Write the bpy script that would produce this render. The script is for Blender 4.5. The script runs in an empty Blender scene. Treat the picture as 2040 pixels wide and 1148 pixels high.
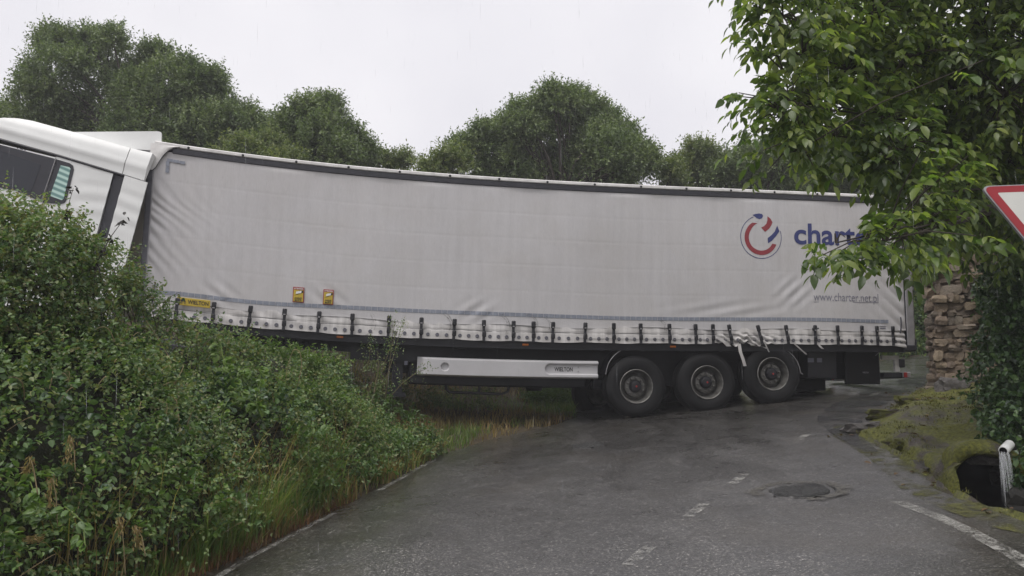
import bpy, bmesh, math, random
import numpy as np
from mathutils import Vector, Matrix, Euler
from mathutils.geometry import delaunay_2d_cdt
rng = np.random.default_rng(7)
random.seed(7)
sc = bpy.context.scene
C = sc.collection
R = math.radians

# ------------------------------------------------------------------ camera, sky, sun, exposure
F, CX, CY, TH = 1570.0, 1020.0, 574.0, R(6.0)
cam_d = bpy.data.cameras.new('camera'); cam = bpy.data.objects.new('camera', cam_d); C.objects.link(cam)
cam.location = (0, 0, 1.6); cam.rotation_euler = (R(96.0), 0, 0)
cam_d.sensor_width = 36.0; cam_d.lens = 36.0*F/2040.0; cam_d.clip_end = 600; cam_d.clip_start = 0.05
sc.camera = cam
w = bpy.data.worlds.new('World'); sc.world = w; w.use_nodes = True
nt = w.node_tree; nt.nodes.clear()
def wn(t, **k):
    n = nt.nodes.new(t)
    for a, b in k.items(): setattr(n, a, b)
    return n
sky = wn('ShaderNodeTexSky', sky_type='NISHITA', sun_disc=False, sun_elevation=R(66), sun_rotation=R(215), air_density=1.0, dust_density=4.0)
hsv = wn('ShaderNodeHueSaturation'); hsv.inputs['Saturation'].default_value = 0.12
nt.links.new(sky.outputs[0], hsv.inputs['Color'])
tc = wn('ShaderNodeTexCoord'); no = wn('ShaderNodeTexNoise'); no.inputs['Scale'].default_value = 2.6; no.inputs['Detail'].default_value = 4
nt.links.new(tc.outputs['Generated'], no.inputs['Vector'])
cr = wn('ShaderNodeValToRGB'); cr.color_ramp.elements[0].position = 0.3; cr.color_ramp.elements[1].position = 0.62
cr.color_ramp.elements[0].color = (7.0, 6.9, 7.45, 1); cr.color_ramp.elements[1].color = (8.4, 8.25, 8.6, 1)
nt.links.new(no.outputs['Fac'], cr.inputs[0])
mx = wn('ShaderNodeMix', data_type='RGBA'); mx.inputs[0].default_value = 0.88
nt.links.new(hsv.outputs[0], mx.inputs[6]); nt.links.new(cr.outputs[0], mx.inputs[7])
bg = wn('ShaderNodeBackground'); bg.inputs[1].default_value = 0.0755
nt.links.new(mx.outputs[2], bg.inputs[0]); wo = wn('ShaderNodeOutputWorld'); nt.links.new(bg.outputs[0], wo.inputs[0])
sl = bpy.data.lights.new('sun', 'SUN'); sl.energy = 1.4; sl.angle = R(45); sl.color = (1.0, 0.97, 0.93)
so = bpy.data.objects.new('sun', sl); C.objects.link(so)
_d = Vector((math.sin(R(215))*math.cos(R(66)), math.cos(R(215))*math.cos(R(66)), math.sin(R(66))))
so.rotation_euler = _d.to_track_quat('Z', 'Y').to_euler(); so.location = (0, 0, 30)
vs = sc.view_settings; vs.view_transform = 'Standard'; vs.look = 'None'; vs.exposure = 0.72; vs.gamma = 1.0; vs.use_curve_mapping = False
cy_ = sc.cycles; cy_.max_bounces = 6; cy_.transparent_max_bounces = 12; cy_.volume_bounces = 0; cy_.use_denoising = True
cy_.caustics_reflective = False; cy_.caustics_refractive = False

# ------------------------------------------------------------------ helpers
def at(u, v, Y):
    """world point seen at photo pixel (u, v) lying at forward distance Y"""
    r = (u-CX)/F; up = (CY-v)/F
    d = np.array([r, math.cos(TH)-up*math.sin(TH), math.sin(TH)+up*math.cos(TH)])
    return np.array([0, 0, 1.6])+d*Y/d[1]
def smooth(x, a=0.0, b=1.0):
    t = np.clip((np.asarray(x, float)-a)/(b-a), 0, 1); return t*t*(3-2*t)
_pw = rng.uniform(-1, 1, (4, 14, 3))
def noise3(P, scale, seed=0):
    """cheap smooth noise in about -1..1 from a sum of sines"""
    P = np.atleast_2d(P)*scale; out = np.zeros(len(P)); k = _pw[seed % 4]
    for i in range(14):
        f = 0.7+0.22*i
        out += np.sin(P@(k[i]/np.linalg.norm(k[i]))*f*2.2+i*1.7+seed)*(1/(1+0.14*i))
    return out/5.0
def nrm(a):
    return a/np.maximum(np.linalg.norm(a, axis=-1, keepdims=True), 1e-9)
def setp(o, label=None, cat=None, group=None, kind=None):
    if label: o['label'] = label
    if cat: o['category'] = cat
    if group: o['group'] = group
    if kind: o['kind'] = kind
    return o
def link(name, me, mat=None, parent=None, smooth_=True):
    if mat is not None and not me.materials: me.materials.append(mat)
    o = bpy.data.objects.new(name, me); C.objects.link(o)
    if parent is not None: o.parent = parent
    if smooth_ and len(me.polygons):
        me.polygons.foreach_set('use_smooth', np.ones(len(me.polygons), dtype=bool))
    return o
def mesh_np(name, V, faces_list, mat=None, parent=None, smooth_=False):
    """faces_list: list of int arrays (n,3) or (n,4)"""
    me = bpy.data.meshes.new(name)
    V = np.ascontiguousarray(V, dtype=np.float32)
    loops = np.concatenate([f.ravel() for f in faces_list]).astype(np.int32)
    tot = np.concatenate([np.full(len(f), f.shape[1], np.int32) for f in faces_list])
    st = np.concatenate([[0], np.cumsum(tot)[:-1]]).astype(np.int32)
    me.vertices.add(len(V)); me.vertices.foreach_set('co', V.ravel())
    me.loops.add(len(loops)); me.loops.foreach_set('vertex_index', loops)
    me.polygons.add(len(tot)); me.polygons.foreach_set('loop_start', st); me.polygons.foreach_set('loop_total', tot)
    me.update(calc_edges=True)
    return link(name, me, mat, parent, smooth_)
def empty(name, loc=(0, 0, 0), rot=(0, 0, 0), parent=None):
    o = bpy.data.objects.new(name, None); C.objects.link(o); o.location = loc; o.rotation_euler = rot; o.empty_display_size = 0.2
    if parent: o.parent = parent
    return o
class MB:
    """collects verts and faces (python lists), optional warp applied at build"""
    def __init__(s): s.v = []; s.f = []
    def box(s, x0, x1, y0, y1, z0, z1, n=1, bev=0.0):
        b = len(s.v); c = bev
        if c <= 0:
            for i in range(n+1):
                x = x0+(x1-x0)*i/n
                s.v += [(x, y0, z0), (x, y1, z0), (x, y1, z1), (x, y0, z1)]
            for i in range(n):
                a = b+4*i
                for k in range(4): s.f.append((a+k, a+(k+1) % 4, a+4+(k+1) % 4, a+4+k))
            s.f.append((b+3, b+2, b+1, b)); e = b+4*n; s.f.append((e, e+1, e+2, e+3))
        else:
            def ring(x, k):
                return [(x, y0+c, z0+k), (x, y1-c, z0+k), (x, y1-k, z0+c), (x, y1-k, z1-c), (x, y1-c, z1-k), (x, y0+c, z1-k), (x, y0+k, z1-c), (x, y0+k, z0+c)]
            xs = [(x0, c)]+[(x0+c+(x1-x0-2*c)*i/n, 0) for i in range(n+1)]+[(x1, c)]
            for x, k in xs: s.v += ring(x, k)
            for i in range(len(xs)-1):
                a = b+8*i
                for k in range(8): s.f.append((a+k, a+(k+1) % 8, a+8+(k+1) % 8, a+8+k))
            s.f.append(tuple(b+k for k in range(7, -1, -1))); e = b+8*(len(xs)-1); s.f.append(tuple(e+k for k in range(8)))
        return s
    def tube(s, pts, r, n=6, cap=True):
        pts = [Vector(p) for p in pts]; m = len(pts); rr = r if isinstance(r, (list, tuple)) else [r]*m
        b = len(s.v); u = None
        for i, p in enumerate(pts):
            d = (pts[min(i+1, m-1)]-pts[max(i-1, 0)]).normalized()
            if u is None: u = d.orthogonal().normalized()
            else:
                u = (u-d*u.dot(d)); u = u.normalized() if u.length > 1e-6 else d.orthogonal().normalized()
            w_ = d.cross(u)
            for k in range(n):
                a = 2*math.pi*k/n; q = p+(u*math.cos(a)+w_*math.sin(a))*rr[i]; s.v.append(tuple(q))
        for i in range(m-1):
            for k in range(n):
                a = b+i*n; s.f.append((a+k, a+(k+1) % n, a+n+(k+1) % n, a+n+k))
        if cap:
            s.f.append(tuple(b+k for k in range(n-1, -1, -1))); e = b+(m-1)*n; s.f.append(tuple(e+k for k in range(n)))
        return s
    def lathe(s, prof, n=32, c=(0, 0, 0)):
        """prof: (radius, y) revolved around the y axis"""
        b = len(s.v); m = len(prof)
        for k in range(n):
            a = 2*math.pi*k/n
            for r, y in prof: s.v.append((c[0]+r*math.cos(a), c[1]+y, c[2]+r*math.sin(a)))
        for k in range(n):
            for j in range(m-1):
                a, d = b+k*m+j, b+((k+1) % n)*m+j
                s.f.append((a, d, d+1, a+1))
        return s
    def prism(s, poly, y0, y1):
        """poly: (x, z) outline extruded from y0 to y1"""
        b = len(s.v); n = len(poly)
        s.v += [(x, y0, z) for x, z in poly]+[(x, y1, z) for x, z in poly]
        s.f.append(tuple(b+i for i in range(n))); s.f.append(tuple(b+n+i for i in range(n-1, -1, -1)))
        for i in range(n): s.f.append((b+i, b+n+i, b+n+(i+1) % n, b+(i+1) % n))
        return s
    def build(s, name, mat=None, parent=None, warp=None, smooth_=False, auto=None):
        v = s.v
        if warp: v = [tuple(q) for q in warp(np.array(v))]
        me = bpy.data.meshes.new(name); me.from_pydata(v, [], s.f); me.update()
        bm = bmesh.new(); bm.from_mesh(me); bmesh.ops.recalc_face_normals(bm, faces=bm.faces); bm.to_mesh(me); bm.free()
        o = link(name, me, mat, parent, smooth_ or auto is not None)
        if auto is not None: me.set_sharp_from_angle(angle=R(auto))
        return o

# ------------------------------------------------------------------ materials
def mat_new(name):
    m = bpy.data.materials.new(name); m.use_nodes = True
    n = m.node_tree; b = n.nodes['Principled BSDF']; return m, n, b
def N(n, t, **k):
    x = n.nodes.new(t)
    for a, v in k.items():
        if a in x.inputs.keys(): x.inputs[a].default_value = v
        else: setattr(x, a, v)
    return x
def ramp(n, stops, src):
    r = n.nodes.new('ShaderNodeValToRGB'); e = r.color_ramp.elements
    while len(e) < len(stops): e.new(0.5)
    for i, (p, c) in enumerate(stops):
        e[i].position = p; e[i].color = (*c, 1) if len(c) == 3 else c
    n.links.new(src, r.inputs[0]); return r.outputs[0]
def noise_tex(n, scale, detail=4, rough=0.55, vec=None, dist=0.0):
    x = N(n, 'ShaderNodeTexNoise'); x.inputs['Scale'].default_value = scale; x.inputs['Detail'].default_value = detail
    x.inputs['Roughness'].default_value = rough; x.inputs['Distortion'].default_value = dist
    if vec is not None: n.links.new(vec, x.inputs['Vector'])
    return x.outputs['Fac']
def coords(n, scale=(1, 1, 1), which='Object'):
    t = N(n, 'ShaderNodeTexCoord'); mp = N(n, 'ShaderNodeMapping'); mp.inputs['Scale'].default_value = scale
    n.links.new(t.outputs[which], mp.inputs['Vector']); return mp.outputs[0]
def mixc(n, f, a, b, mode='MIX'):
    x = N(n, 'ShaderNodeMix', data_type='RGBA', blend_type=mode)
    for s_, i in ((f, 0), (a, 6), (b, 7)):
        if hasattr(s_, 'is_linked'): n.links.new(s_, x.inputs[i])
        else: x.inputs[i].default_value = s_ if i == 0 else (*s_, 1)
    return x.outputs[2]
def math_(n, op, a, b=0.0, c=None):
    x = N(n, 'ShaderNodeMath', operation=op)
    for i, s_ in enumerate((a, b) if c is None else (a, b, c)):
        if hasattr(s_, 'is_linked'): n.links.new(s_, x.inputs[i])
        else: x.inputs[i].default_value = s_
    return x.outputs[0]
def bump(n, b, h, strength=0.3, dist=0.01):
    x = N(n, 'ShaderNodeBump'); x.inputs['Strength'].default_value = strength; x.inputs['Distance'].default_value = dist
    n.links.new(h, x.inputs['Height']); n.links.new(x.outputs[0], b.inputs['Normal']); return x
def plain(name, col, rough=0.5, metal=0.0, var=0.25, scale=6.0, bmp=0.0, spec=0.5):
    m, n, b = mat_new(name); v = coords(n)
    f = noise_tex(n, scale, 5, 0.6, v)
    c = ramp(n, [(0.3, tuple(x*(1-var) for x in col)), (0.7, tuple(min(1, x*(1+var*0.5)) for x in col))], f)
    n.links.new(c, b.inputs['Base Color']); b.inputs['Roughness'].default_value = rough; b.inputs['Metallic'].default_value = metal
    b.inputs['Specular IOR Level'].default_value = spec
    if bmp: bump(n, b, noise_tex(n, scale*8, 4, 0.6, v), bmp, 0.01)
    return m
def leafmat(name, cols, rough=0.38, trans=0.3, spec=0.5):
    m, n, b = mat_new(name); g = N(n, 'ShaderNodeNewGeometry')
    k = len(cols); c = ramp(n, [((i+0.5)/k, cc) for i, cc in enumerate(cols)], g.outputs['Random Per Island'])
    f = noise_tex(n, 1.3, 2, 0.5, coords(n))
    c = mixc(n, 1.0, c, ramp(n, [(0.35, (0.72, 0.78, 0.7)), (0.65, (1.2, 1.15, 1.1))], f), 'MULTIPLY')
    n.links.new(c, b.inputs['Base Color']); b.inputs['Roughness'].default_value = rough; b.inputs['Specular IOR Level'].default_value = spec
    t = N(n, 'ShaderNodeBsdfTranslucent')
    n.links.new(mixc(n, 1.0, c, (1.7, 1.9, 0.9), 'MULTIPLY'), t.inputs['Color'])
    s = N(n, 'ShaderNodeMixShader'); s.inputs[0].default_value = trans
    n.links.new(b.outputs[0], s.inputs[1]); n.links.new(t.outputs[0], s.inputs[2])
    n.links.new(s.outputs[0], n.nodes['Material Output'].inputs[0]); return m
M = {}
# tarpaulin: off-white PVC with faint vertical rain streaks, grime towards nothing in particular, fine weave
def tarp(name, col, dirt):
    m, n, b = mat_new(name)
    st = noise_tex(n, 1.0, 6, 0.6, coords(n, (9, 1, 0.6))); cl = noise_tex(n, 1.1, 5, 0.6, coords(n))
    weave = noise_tex(n, 1.0, 3, 0.6, coords(n, (90, 4, 10)))
    c = mixc(n, ramp(n, [(0.4, (0, 0, 0)), (0.75, (1, 1, 1))], st), col, tuple(x*dirt for x in col))
    c = mixc(n, ramp(n, [(0.42, (0, 0, 0)), (0.72, (0.5, 0.5, 0.5))], cl), c, tuple(x*y for x, y in zip(col, (0.86, 0.84, 0.80))))
    c = mixc(n, 0.22, c, ramp(n, [(0.3, (0.55, 0.54, 0.52)), (0.7, (1, 1, 1))], weave), 'MULTIPLY')
    n.links.new(c, b.inputs['Base Color']); b.inputs['Roughness'].default_value = 0.42
    bump(n, b, noise_tex(n, 3.5, 4, 0.5, coords(n, (1, 1, 0.7))), 0.18, 0.03); return m
M['tarp'] = tarp('tarpaulin', (0.565, 0.55, 0.557), 0.9)
M['skirt'] = tarp('tarpaulin_skirt', (0.58, 0.56, 0.55), 0.55)
M['white'] = plain('white_paint', (0.74, 0.745, 0.73), 0.22, var=0.06, scale=2)
M['rail'] = plain('white_rail', (0.72, 0.70, 0.68), 0.4, var=0.25, scale=5)
M['band'] = plain('dark_band', (0.022, 0.022, 0.03), 0.45, var=0.3)
M['black'] = plain('black_paint', (0.010, 0.010, 0.014), 0.5, var=0.4)
M['chassis'] = plain('chassis_paint', (0.008, 0.008, 0.012), 0.55, var=0.5, bmp=0.1)
M['rubber'] = plain('rubber', (0.007, 0.007, 0.008), 0.7, var=0.4, scale=20, bmp=0.2, spec=0.3)
M['strap'] = plain('strap_webbing', (0.018, 0.018, 0.024), 0.6, var=0.4, scale=30)
M['steel'] = plain('rim_steel', (0.15, 0.146, 0.135), 0.5, 0.35, var=0.6, scale=7, bmp=0.15)
M['chrome'] = plain('bright_metal', (0.27, 0.26, 0.245), 0.45, 0.6, var=0.6, scale=9)
M['guard'] = plain('guard_plastic', (0.52, 0.51, 0.52), 0.35, var=0.1, scale=2)
M['yellow'] = plain('yellow_plate', (0.50, 0.36, 0.03), 0.4, var=0.15)
M['red'] = plain('red_plastic', (0.32, 0.02, 0.02), 0.3)
M['orange'] = plain('orange_lens', (0.5, 0.14, 0.02), 0.25)
M['ink_blue'] = plain('print_blue', (0.03, 0.04, 0.16), 0.45, var=0.15)
M['ink_red'] = plain('print_red', (0.27, 0.03, 0.04), 0.45, var=0.15)
M['ink_grey'] = plain('print_grey', (0.19, 0.19, 0.24), 0.45, var=0.15)
M['ink_black'] = plain('print_black', (0.012, 0.012, 0.014), 0.5)
M['tape'] = plain('reflective_tape', (0.25, 0.27, 0.32), 0.35, var=0.25, scale=14)
M['glass_dark'] = plain('dark_glass', (0.018, 0.02, 0.028), 0.08, var=0.1)
M['post'] = plain('grey_post', (0.12, 0.12, 0.14), 0.4, 0.3, var=0.3)
M['alu'] = plain('grey_aluminium', (0.34, 0.33, 0.34), 0.4, 0.4, var=0.25)
m, n, b = mat_new('rear_window_reflection')    # greenish glass, a slatted reflection painted into its colour as bands
sx = N(n, 'ShaderNodeSeparateXYZ'); n.links.new(coords(n), sx.inputs[0])
wv = math_(n, 'SINE', math_(n, 'MULTIPLY_ADD', sx.outputs[2], 72.0, math_(n, 'MULTIPLY', sx.outputs[0], 14.0)))
n.links.new(ramp(n, [(0.2, (0.14, 0.27, 0.25)), (0.85, (0.48, 0.66, 0.60))], math_(n, 'MULTIPLY_ADD', wv, 0.5, 0.5)), b.inputs['Base Color']); b.inputs['Roughness'].default_value = 0.12
M['pane_reflection'] = m
M['bark'] = plain('bark', (0.055, 0.045, 0.035), 0.85, var=0.5, scale=10, bmp=0.5)
M['twig'] = plain('twig', (0.06, 0.05, 0.03), 0.8, var=0.4, scale=10)
M['dry'] = plain('dry_stalk', (0.26, 0.20, 0.10), 0.7, var=0.4, scale=10)
M['leaf_hedge'] = leafmat('hedge_leaves', [(0.052, 0.099, 0.033), (0.079, 0.143, 0.041), (0.129, 0.200, 0.062), (0.098, 0.160, 0.055), (0.172, 0.241, 0.083), (0.201, 0.216, 0.083)], 0.42)
M['leaf_grey'] = leafmat('bramble_leaves', [(0.066, 0.122, 0.048), (0.106, 0.173, 0.069), (0.145, 0.216, 0.088), (0.211, 0.259, 0.113), (0.119, 0.151, 0.057), (0.185, 0.173, 0.076)], 0.42)
M['leaf_bright'] = leafmat('bright_leaves', [(0.10, 0.17, 0.025), (0.14, 0.22, 0.03), (0.18, 0.24, 0.04), (0.11, 0.19, 0.035)], 0.4, 0.35)
M['leaf_tree'] = leafmat('tree_leaves', [(0.075, 0.108, 0.051), (0.112, 0.151, 0.068), (0.150, 0.202, 0.089), (0.180, 0.223, 0.105)], 0.5, 0.25)
M['leaf_tree2'] = leafmat('tree_leaves_light', [(0.090, 0.125, 0.051), (0.129, 0.164, 0.065), (0.168, 0.207, 0.081), (0.193, 0.213, 0.095)], 0.5, 0.3)
M['leaf_walnut'] = leafmat('walnut_leaves', [(0.069, 0.103, 0.038), (0.106, 0.154, 0.051), (0.164, 0.217, 0.058), (0.251, 0.297, 0.084), (0.101, 0.143, 0.058)], 0.30, 0.48)
M['leaf_ivy'] = leafmat('ivy_leaves', [(0.026, 0.060, 0.024), (0.048, 0.096, 0.034), (0.072, 0.132, 0.048), (0.108, 0.180, 0.060)], 0.3, 0.15)
M['leaf_dead'] = leafmat('dead_leaves', [(0.09, 0.05, 0.02), (0.14, 0.08, 0.03), (0.06, 0.035, 0.02), (0.2, 0.14, 0.05)], 0.6, 0.1)
M['grass'] = leafmat('grass_blades', [(0.084, 0.156, 0.036), (0.120, 0.198, 0.048), (0.156, 0.228, 0.060), (0.204, 0.228, 0.084)], 0.5, 0.35)
M['straw'] = leafmat('straw_blades', [(0.221, 0.166, 0.068), (0.304, 0.221, 0.097), (0.179, 0.103, 0.048), (0.359, 0.289, 0.138)], 0.6, 0.3)
# earth
m, n, b = mat_new('soil'); v = coords(n)
c = ramp(n, [(0.3, (0.03, 0.024, 0.014)), (0.5, (0.055, 0.04, 0.02)), (0.7, (0.045, 0.05, 0.02))], noise_tex(n, 1.6, 6, 0.65, v))
n.links.new(c, b.inputs['Base Color']); b.inputs['Roughness'].default_value = 0.85; bump(n, b, noise_tex(n, 14, 6, 0.7, v), 0.8, 0.05); M['soil'] = m
m, n, b = mat_new('thicket_shade_core'); n.links.new(ramp(n, [(0.35, (0.012, 0.016, 0.007)), (0.55, (0.03, 0.035, 0.014)), (0.7, (0.05, 0.04, 0.02))], noise_tex(n, 18, 6, 0.75, coords(n))), b.inputs['Base Color']); bump(n, b, noise_tex(n, 25, 5, 0.7, coords(n)), 1.0, 0.06); b.inputs['Roughness'].default_value = 0.9; M['core'] = m  # dark litter tones, near black to paint in the shade of the hedge gaps
# wet asphalt
m, n, b = mat_new('wet_asphalt'); v = coords(n)
big = noise_tex(n, 0.55, 5, 0.6, v, 0.6); mid = noise_tex(n, 3.0, 5, 0.65, v); agg = N(n, 'ShaderNodeTexVoronoi'); agg.inputs['Scale'].default_value = 70; n.links.new(v, agg.inputs['Vector'])
fine = noise_tex(n, 60, 4, 0.8, v); grit = noise_tex(n, 30, 3, 0.7, v)
c = ramp(n, [(0.3, (0.034, 0.032, 0.030)), (0.55, (0.052, 0.050, 0.048)), (0.75, (0.070, 0.066, 0.062))], mid)
c = mixc(n, 1.0, c, ramp(n, [(0.36, (0.25, 0.25, 0.25)), (0.52, (0.9, 0.9, 0.9)), (0.60, (2.0, 2.0, 2.0)), (0.68, (6, 5.9, 5.7))], fine), 'MULTIPLY')  # aggregate grain, with wet glints painted into the colour as bright speckles
c = mixc(n, 1.0, c, ramp(n, [(0.36, (0.45, 0.45, 0.45)), (0.55, (1.05, 1.05, 1.05)), (0.68, (2.6, 2.6, 2.6))], grit), 'MULTIPLY')
c = mixc(n, ramp(n, [(0.52, (0, 0, 0)), (0.7, (0.6, 0.6, 0.6))], big), c, (0.045, 0.036, 0.024))
c = mixc(n, 1.0, c, ramp(n, [(0.3, (0.48, 0.47, 0.45)), (0.7, (1.1, 1.09, 1.08))], noise_tex(n, 0.35, 4, 0.6, v, 1.0)), 'MULTIPLY')
n.links.new(c, b.inputs['Base Color'])
n.links.new(ramp(n, [(0.40, (0.5, 0.5, 0.5)), (0.60, (1, 1, 1))], noise_tex(n, 48, 3, 0.8, v)), b.inputs['Coat Weight']); pud = noise_tex(n, 1.0, 5, 0.6, coords(n, (1.3, 0.45, 1)), 0.8); n.links.new(ramp(n, [(0.42, (0.26,)*3), (0.62, (0.05,)*3)], pud), b.inputs['Coat Roughness']); b.inputs['Coat IOR'].default_value = 1.5
cb = N(n, 'ShaderNodeBump'); n.links.new(ramp(n, [(0.42, (0.6,)*3), (0.62, (0.14,)*3)], pud), cb.inputs['Strength']); cb.inputs['Distance'].default_value = 0.006; n.links.new(math_(n, 'ADD', noise_tex(n, 55, 3, 0.8, v), math_(n, 'MULTIPLY', noise_tex(n, 7, 4, 0.7, v), 1.2)), cb.inputs['Height']); n.links.new(cb.outputs[0], b.inputs['Coat Normal'])
n.links.new(ramp(n, [(0.35, (0.20,)*3), (0.65, (0.5,)*3)], math_(n, 'ADD', math_(n, 'MULTIPLY', big, 0.5), math_(n, 'MULTIPLY', mid, 0.5))), b.inputs['Roughness'])
b.inputs['Specular IOR Level'].default_value = 0.6
h = math_(n, 'ADD', math_(n, 'MULTIPLY', agg.outputs['Distance'], 0.9), math_(n, 'MULTIPLY', fine, 0.6))
h = math_(n, 'ADD', h, math_(n, 'MULTIPLY', mid, 1.4))
bump(n, b, math_(n, 'ADD', h, math_(n, 'MULTIPLY', grit, 1.2)), 0.42, 0.010); M['asphalt'] = m
# worn road paint
m, n, b = mat_new('worn_paint'); v = coords(n)
a = ramp(n, [(0.46, (0, 0, 0)), (0.59, (0.72, 0.72, 0.72))], math_(n, 'ADD', math_(n, 'MULTIPLY', noise_tex(n, 7, 6, 0.75, v), 0.6), math_(n, 'MULTIPLY', noise_tex(n, 50, 4, 0.75, v), 0.42)))
b.inputs['Base Color'].default_value = (0.42, 0.41, 0.38, 1); n.links.new(a, b.inputs['Alpha']); b.inputs['Roughness'].default_value = 0.4
bump(n, b, noise_tex(n, 120, 3, 0.7, v), 0.4, 0.01); M['paint'] = m
# tar / cast cover
m, n, b = mat_new('rough_tar'); v = coords(n)
n.links.new(ramp(n, [(0.35, (0.012, 0.012, 0.012)), (0.6, (0.03, 0.03, 0.028)), (0.8, (0.07, 0.066, 0.06))], noise_tex(n, 22, 6, 0.7, v)), b.inputs['Base Color']); b.inputs['Roughness'].default_value = 0.38
bump(n, b, noise_tex(n, 34, 6, 0.7, v), 1.0, 0.03); M['tar'] = m
# moss over rock and soil
m, n, b = mat_new('moss'); v = coords(n)
f1 = noise_tex(n, 1.7, 6, 0.68, v, 0.4); f2 = noise_tex(n, 30, 4, 0.7, v); f3 = noise_tex(n, 5.0, 5, 0.7, v)
mo = ramp(n, [(0.3, (0.035, 0.04, 0.006)), (0.5, (0.095, 0.10, 0.012)), (0.7, (0.18, 0.175, 0.024))], f2)
ro = ramp(n, [(0.3, (0.018, 0.015, 0.012)), (0.52, (0.05, 0.038, 0.028)), (0.72, (0.10, 0.085, 0.075))], f3)
n.links.new(mixc(n, ramp(n, [(0.51, (0, 0, 0)), (0.59, (1, 1, 1))], f1), mo, ro), b.inputs['Base Color'])
n.links.new(ramp(n, [(0.44, (0.8,)*3), (0.56, (0.35,)*3)], f1), b.inputs['Roughness'])
bump(n, b, math_(n, 'ADD', math_(n, 'MULTIPLY', f3, 2.0), f2), 0.8, 0.03); M['moss'] = m
def stone(name, cols):
    m, n, b = mat_new(name); v = coords(n); oi = N(n, 'ShaderNodeObjectInfo')
    c = ramp(n, [((i+0.3)/len(cols), c_) for i, c_ in enumerate(cols)], oi.outputs['Random'])
    c = mixc(n, 0.8, c, ramp(n, [(0.3, (0.35, 0.33, 0.3)), (0.55, (1, 1, 1)), (0.75, (1.5, 1.45, 1.4))], noise_tex(n, 9, 6, 0.7, v)), 'MULTIPLY')
    n.links.new(c, b.inputs['Base Color']); b.inputs['Roughness'].default_value = 0.55; bump(n, b, noise_tex(n, 22, 6, 0.7, v), 0.7, 0.03); return m
M['stone'] = stone('wall_stone', [(0.26, 0.20, 0.14), (0.18, 0.135, 0.10), (0.32, 0.275, 0.22), (0.22, 0.165, 0.12), (0.15, 0.125, 0.10), (0.29, 0.225, 0.155)])
M['rock'] = stone('dark_rock', [(0.07, 0.065, 0.06), (0.11, 0.10, 0.095), (0.05, 0.046, 0.042)]); M['rock_wet_shade'] = stone('wet_shaded_rock', [(0.018, 0.017, 0.016), (0.03, 0.028, 0.024)])  # second one is wet rock whose near-black also paints in the ditch shadow
M['mortar'] = plain('lime_mortar', (0.20, 0.16, 0.12), 0.85, var=0.5, scale=8, bmp=0.6)
m, n, b = mat_new('running_water'); b.inputs['Base Color'].default_value = (0.9, 0.92, 0.95, 1); b.inputs['Roughness'].default_value = 0.15
b.inputs['IOR'].default_value = 1.33; b.inputs['Transmission Weight'].default_value = 0.1; b.inputs['Alpha'].default_value = 0.16; M['water'] = m
m, n, b = mat_new('runoff_film'); v = coords(n); b.inputs['Base Color'].default_value = (0.05, 0.05, 0.055, 1); b.inputs['Roughness'].default_value = 0.12
al = ramp(n, [(0.42, (0, 0, 0)), (0.6, (0.9, 0.9, 0.9))], noise_tex(n, 2.2, 6, 0.7, v)); n.links.new(al, b.inputs['Alpha'])
bump(n, b, noise_tex(n, 16, 5, 0.7, v, 1.0), 0.5, 0.03); M['film'] = m
m, n, b = mat_new('rain_drops'); b.inputs['Base Color'].default_value = (0.85, 0.86, 0.9, 1); b.inputs['Roughness'].default_value = 0.2
b.inputs['Alpha'].default_value = 0.22; M['rain'] = m

# ------------------------------------------------------------------ terrain
LEFT = np.array([(-4.4, -10), (-3.7, 1), (-3.0, 4.2), (-2.37, 6.19), (-1.98, 7.6), (-1.56, 9.24), (-1.02, 11.63), (-0.16, 13.04), (0.8, 14.11), (1.2, 15.0), (1.3, 16.5), (1.7, 18.3), (3.2, 20.4), (7.0, 21.7), (10.6, 22.6), (15, 23.8), (24, 26.5)])
RIGHT = np.array([(24, 19.5), (14, 18.1), (8.7, 16.2), (7.1, 14.0), (6.0, 12.4), (4.85, 10.85), (4.3, 9.9), (4.08, 8.45), (3.66, 6.9), (3.58, 6.2), (3.62, 5.6), (4.2, 4.2), (5.6, 2.0), (9, -10)])
POLY = np.vstack([LEFT, RIGHT])
def seg_dist(P, L):
    P = np.atleast_2d(P); d = np.full(len(P), 1e9)
    for a, b in zip(L[:-1], L[1:]):
        ab = b-a; t = np.clip(((P-a)@ab)/(ab@ab), 0, 1); d = np.minimum(d, np.linalg.norm(P-a-t[:, None]*ab, axis=1))
    return d
def in_poly(P, L):
    P = np.atleast_2d(P); c = np.zeros(len(P), bool); n = len(L)
    for i in range(n):
        (x1, y1), (x2, y2) = L[i], L[(i+1) % n]
        if y1 == y2: continue
        k = ((y1 > P[:, 1]) != (y2 > P[:, 1])) & (P[:, 0] < (x2-x1)*(P[:, 1]-y1)/(y2-y1)+x1); c ^= k
    return c
def plane(x, y): return 0.09*np.asarray(x, float)+0.042*np.asarray(y, float)
def road_z(P):
    P = np.atleast_2d(P); P3 = np.c_[P, np.zeros(len(P))]
    return plane(P[:, 0], P[:, 1])+0.012*noise3(P3, 0.9)-0.02*np.exp(-seg_dist(P, RIGHT)/0.5)
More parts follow.
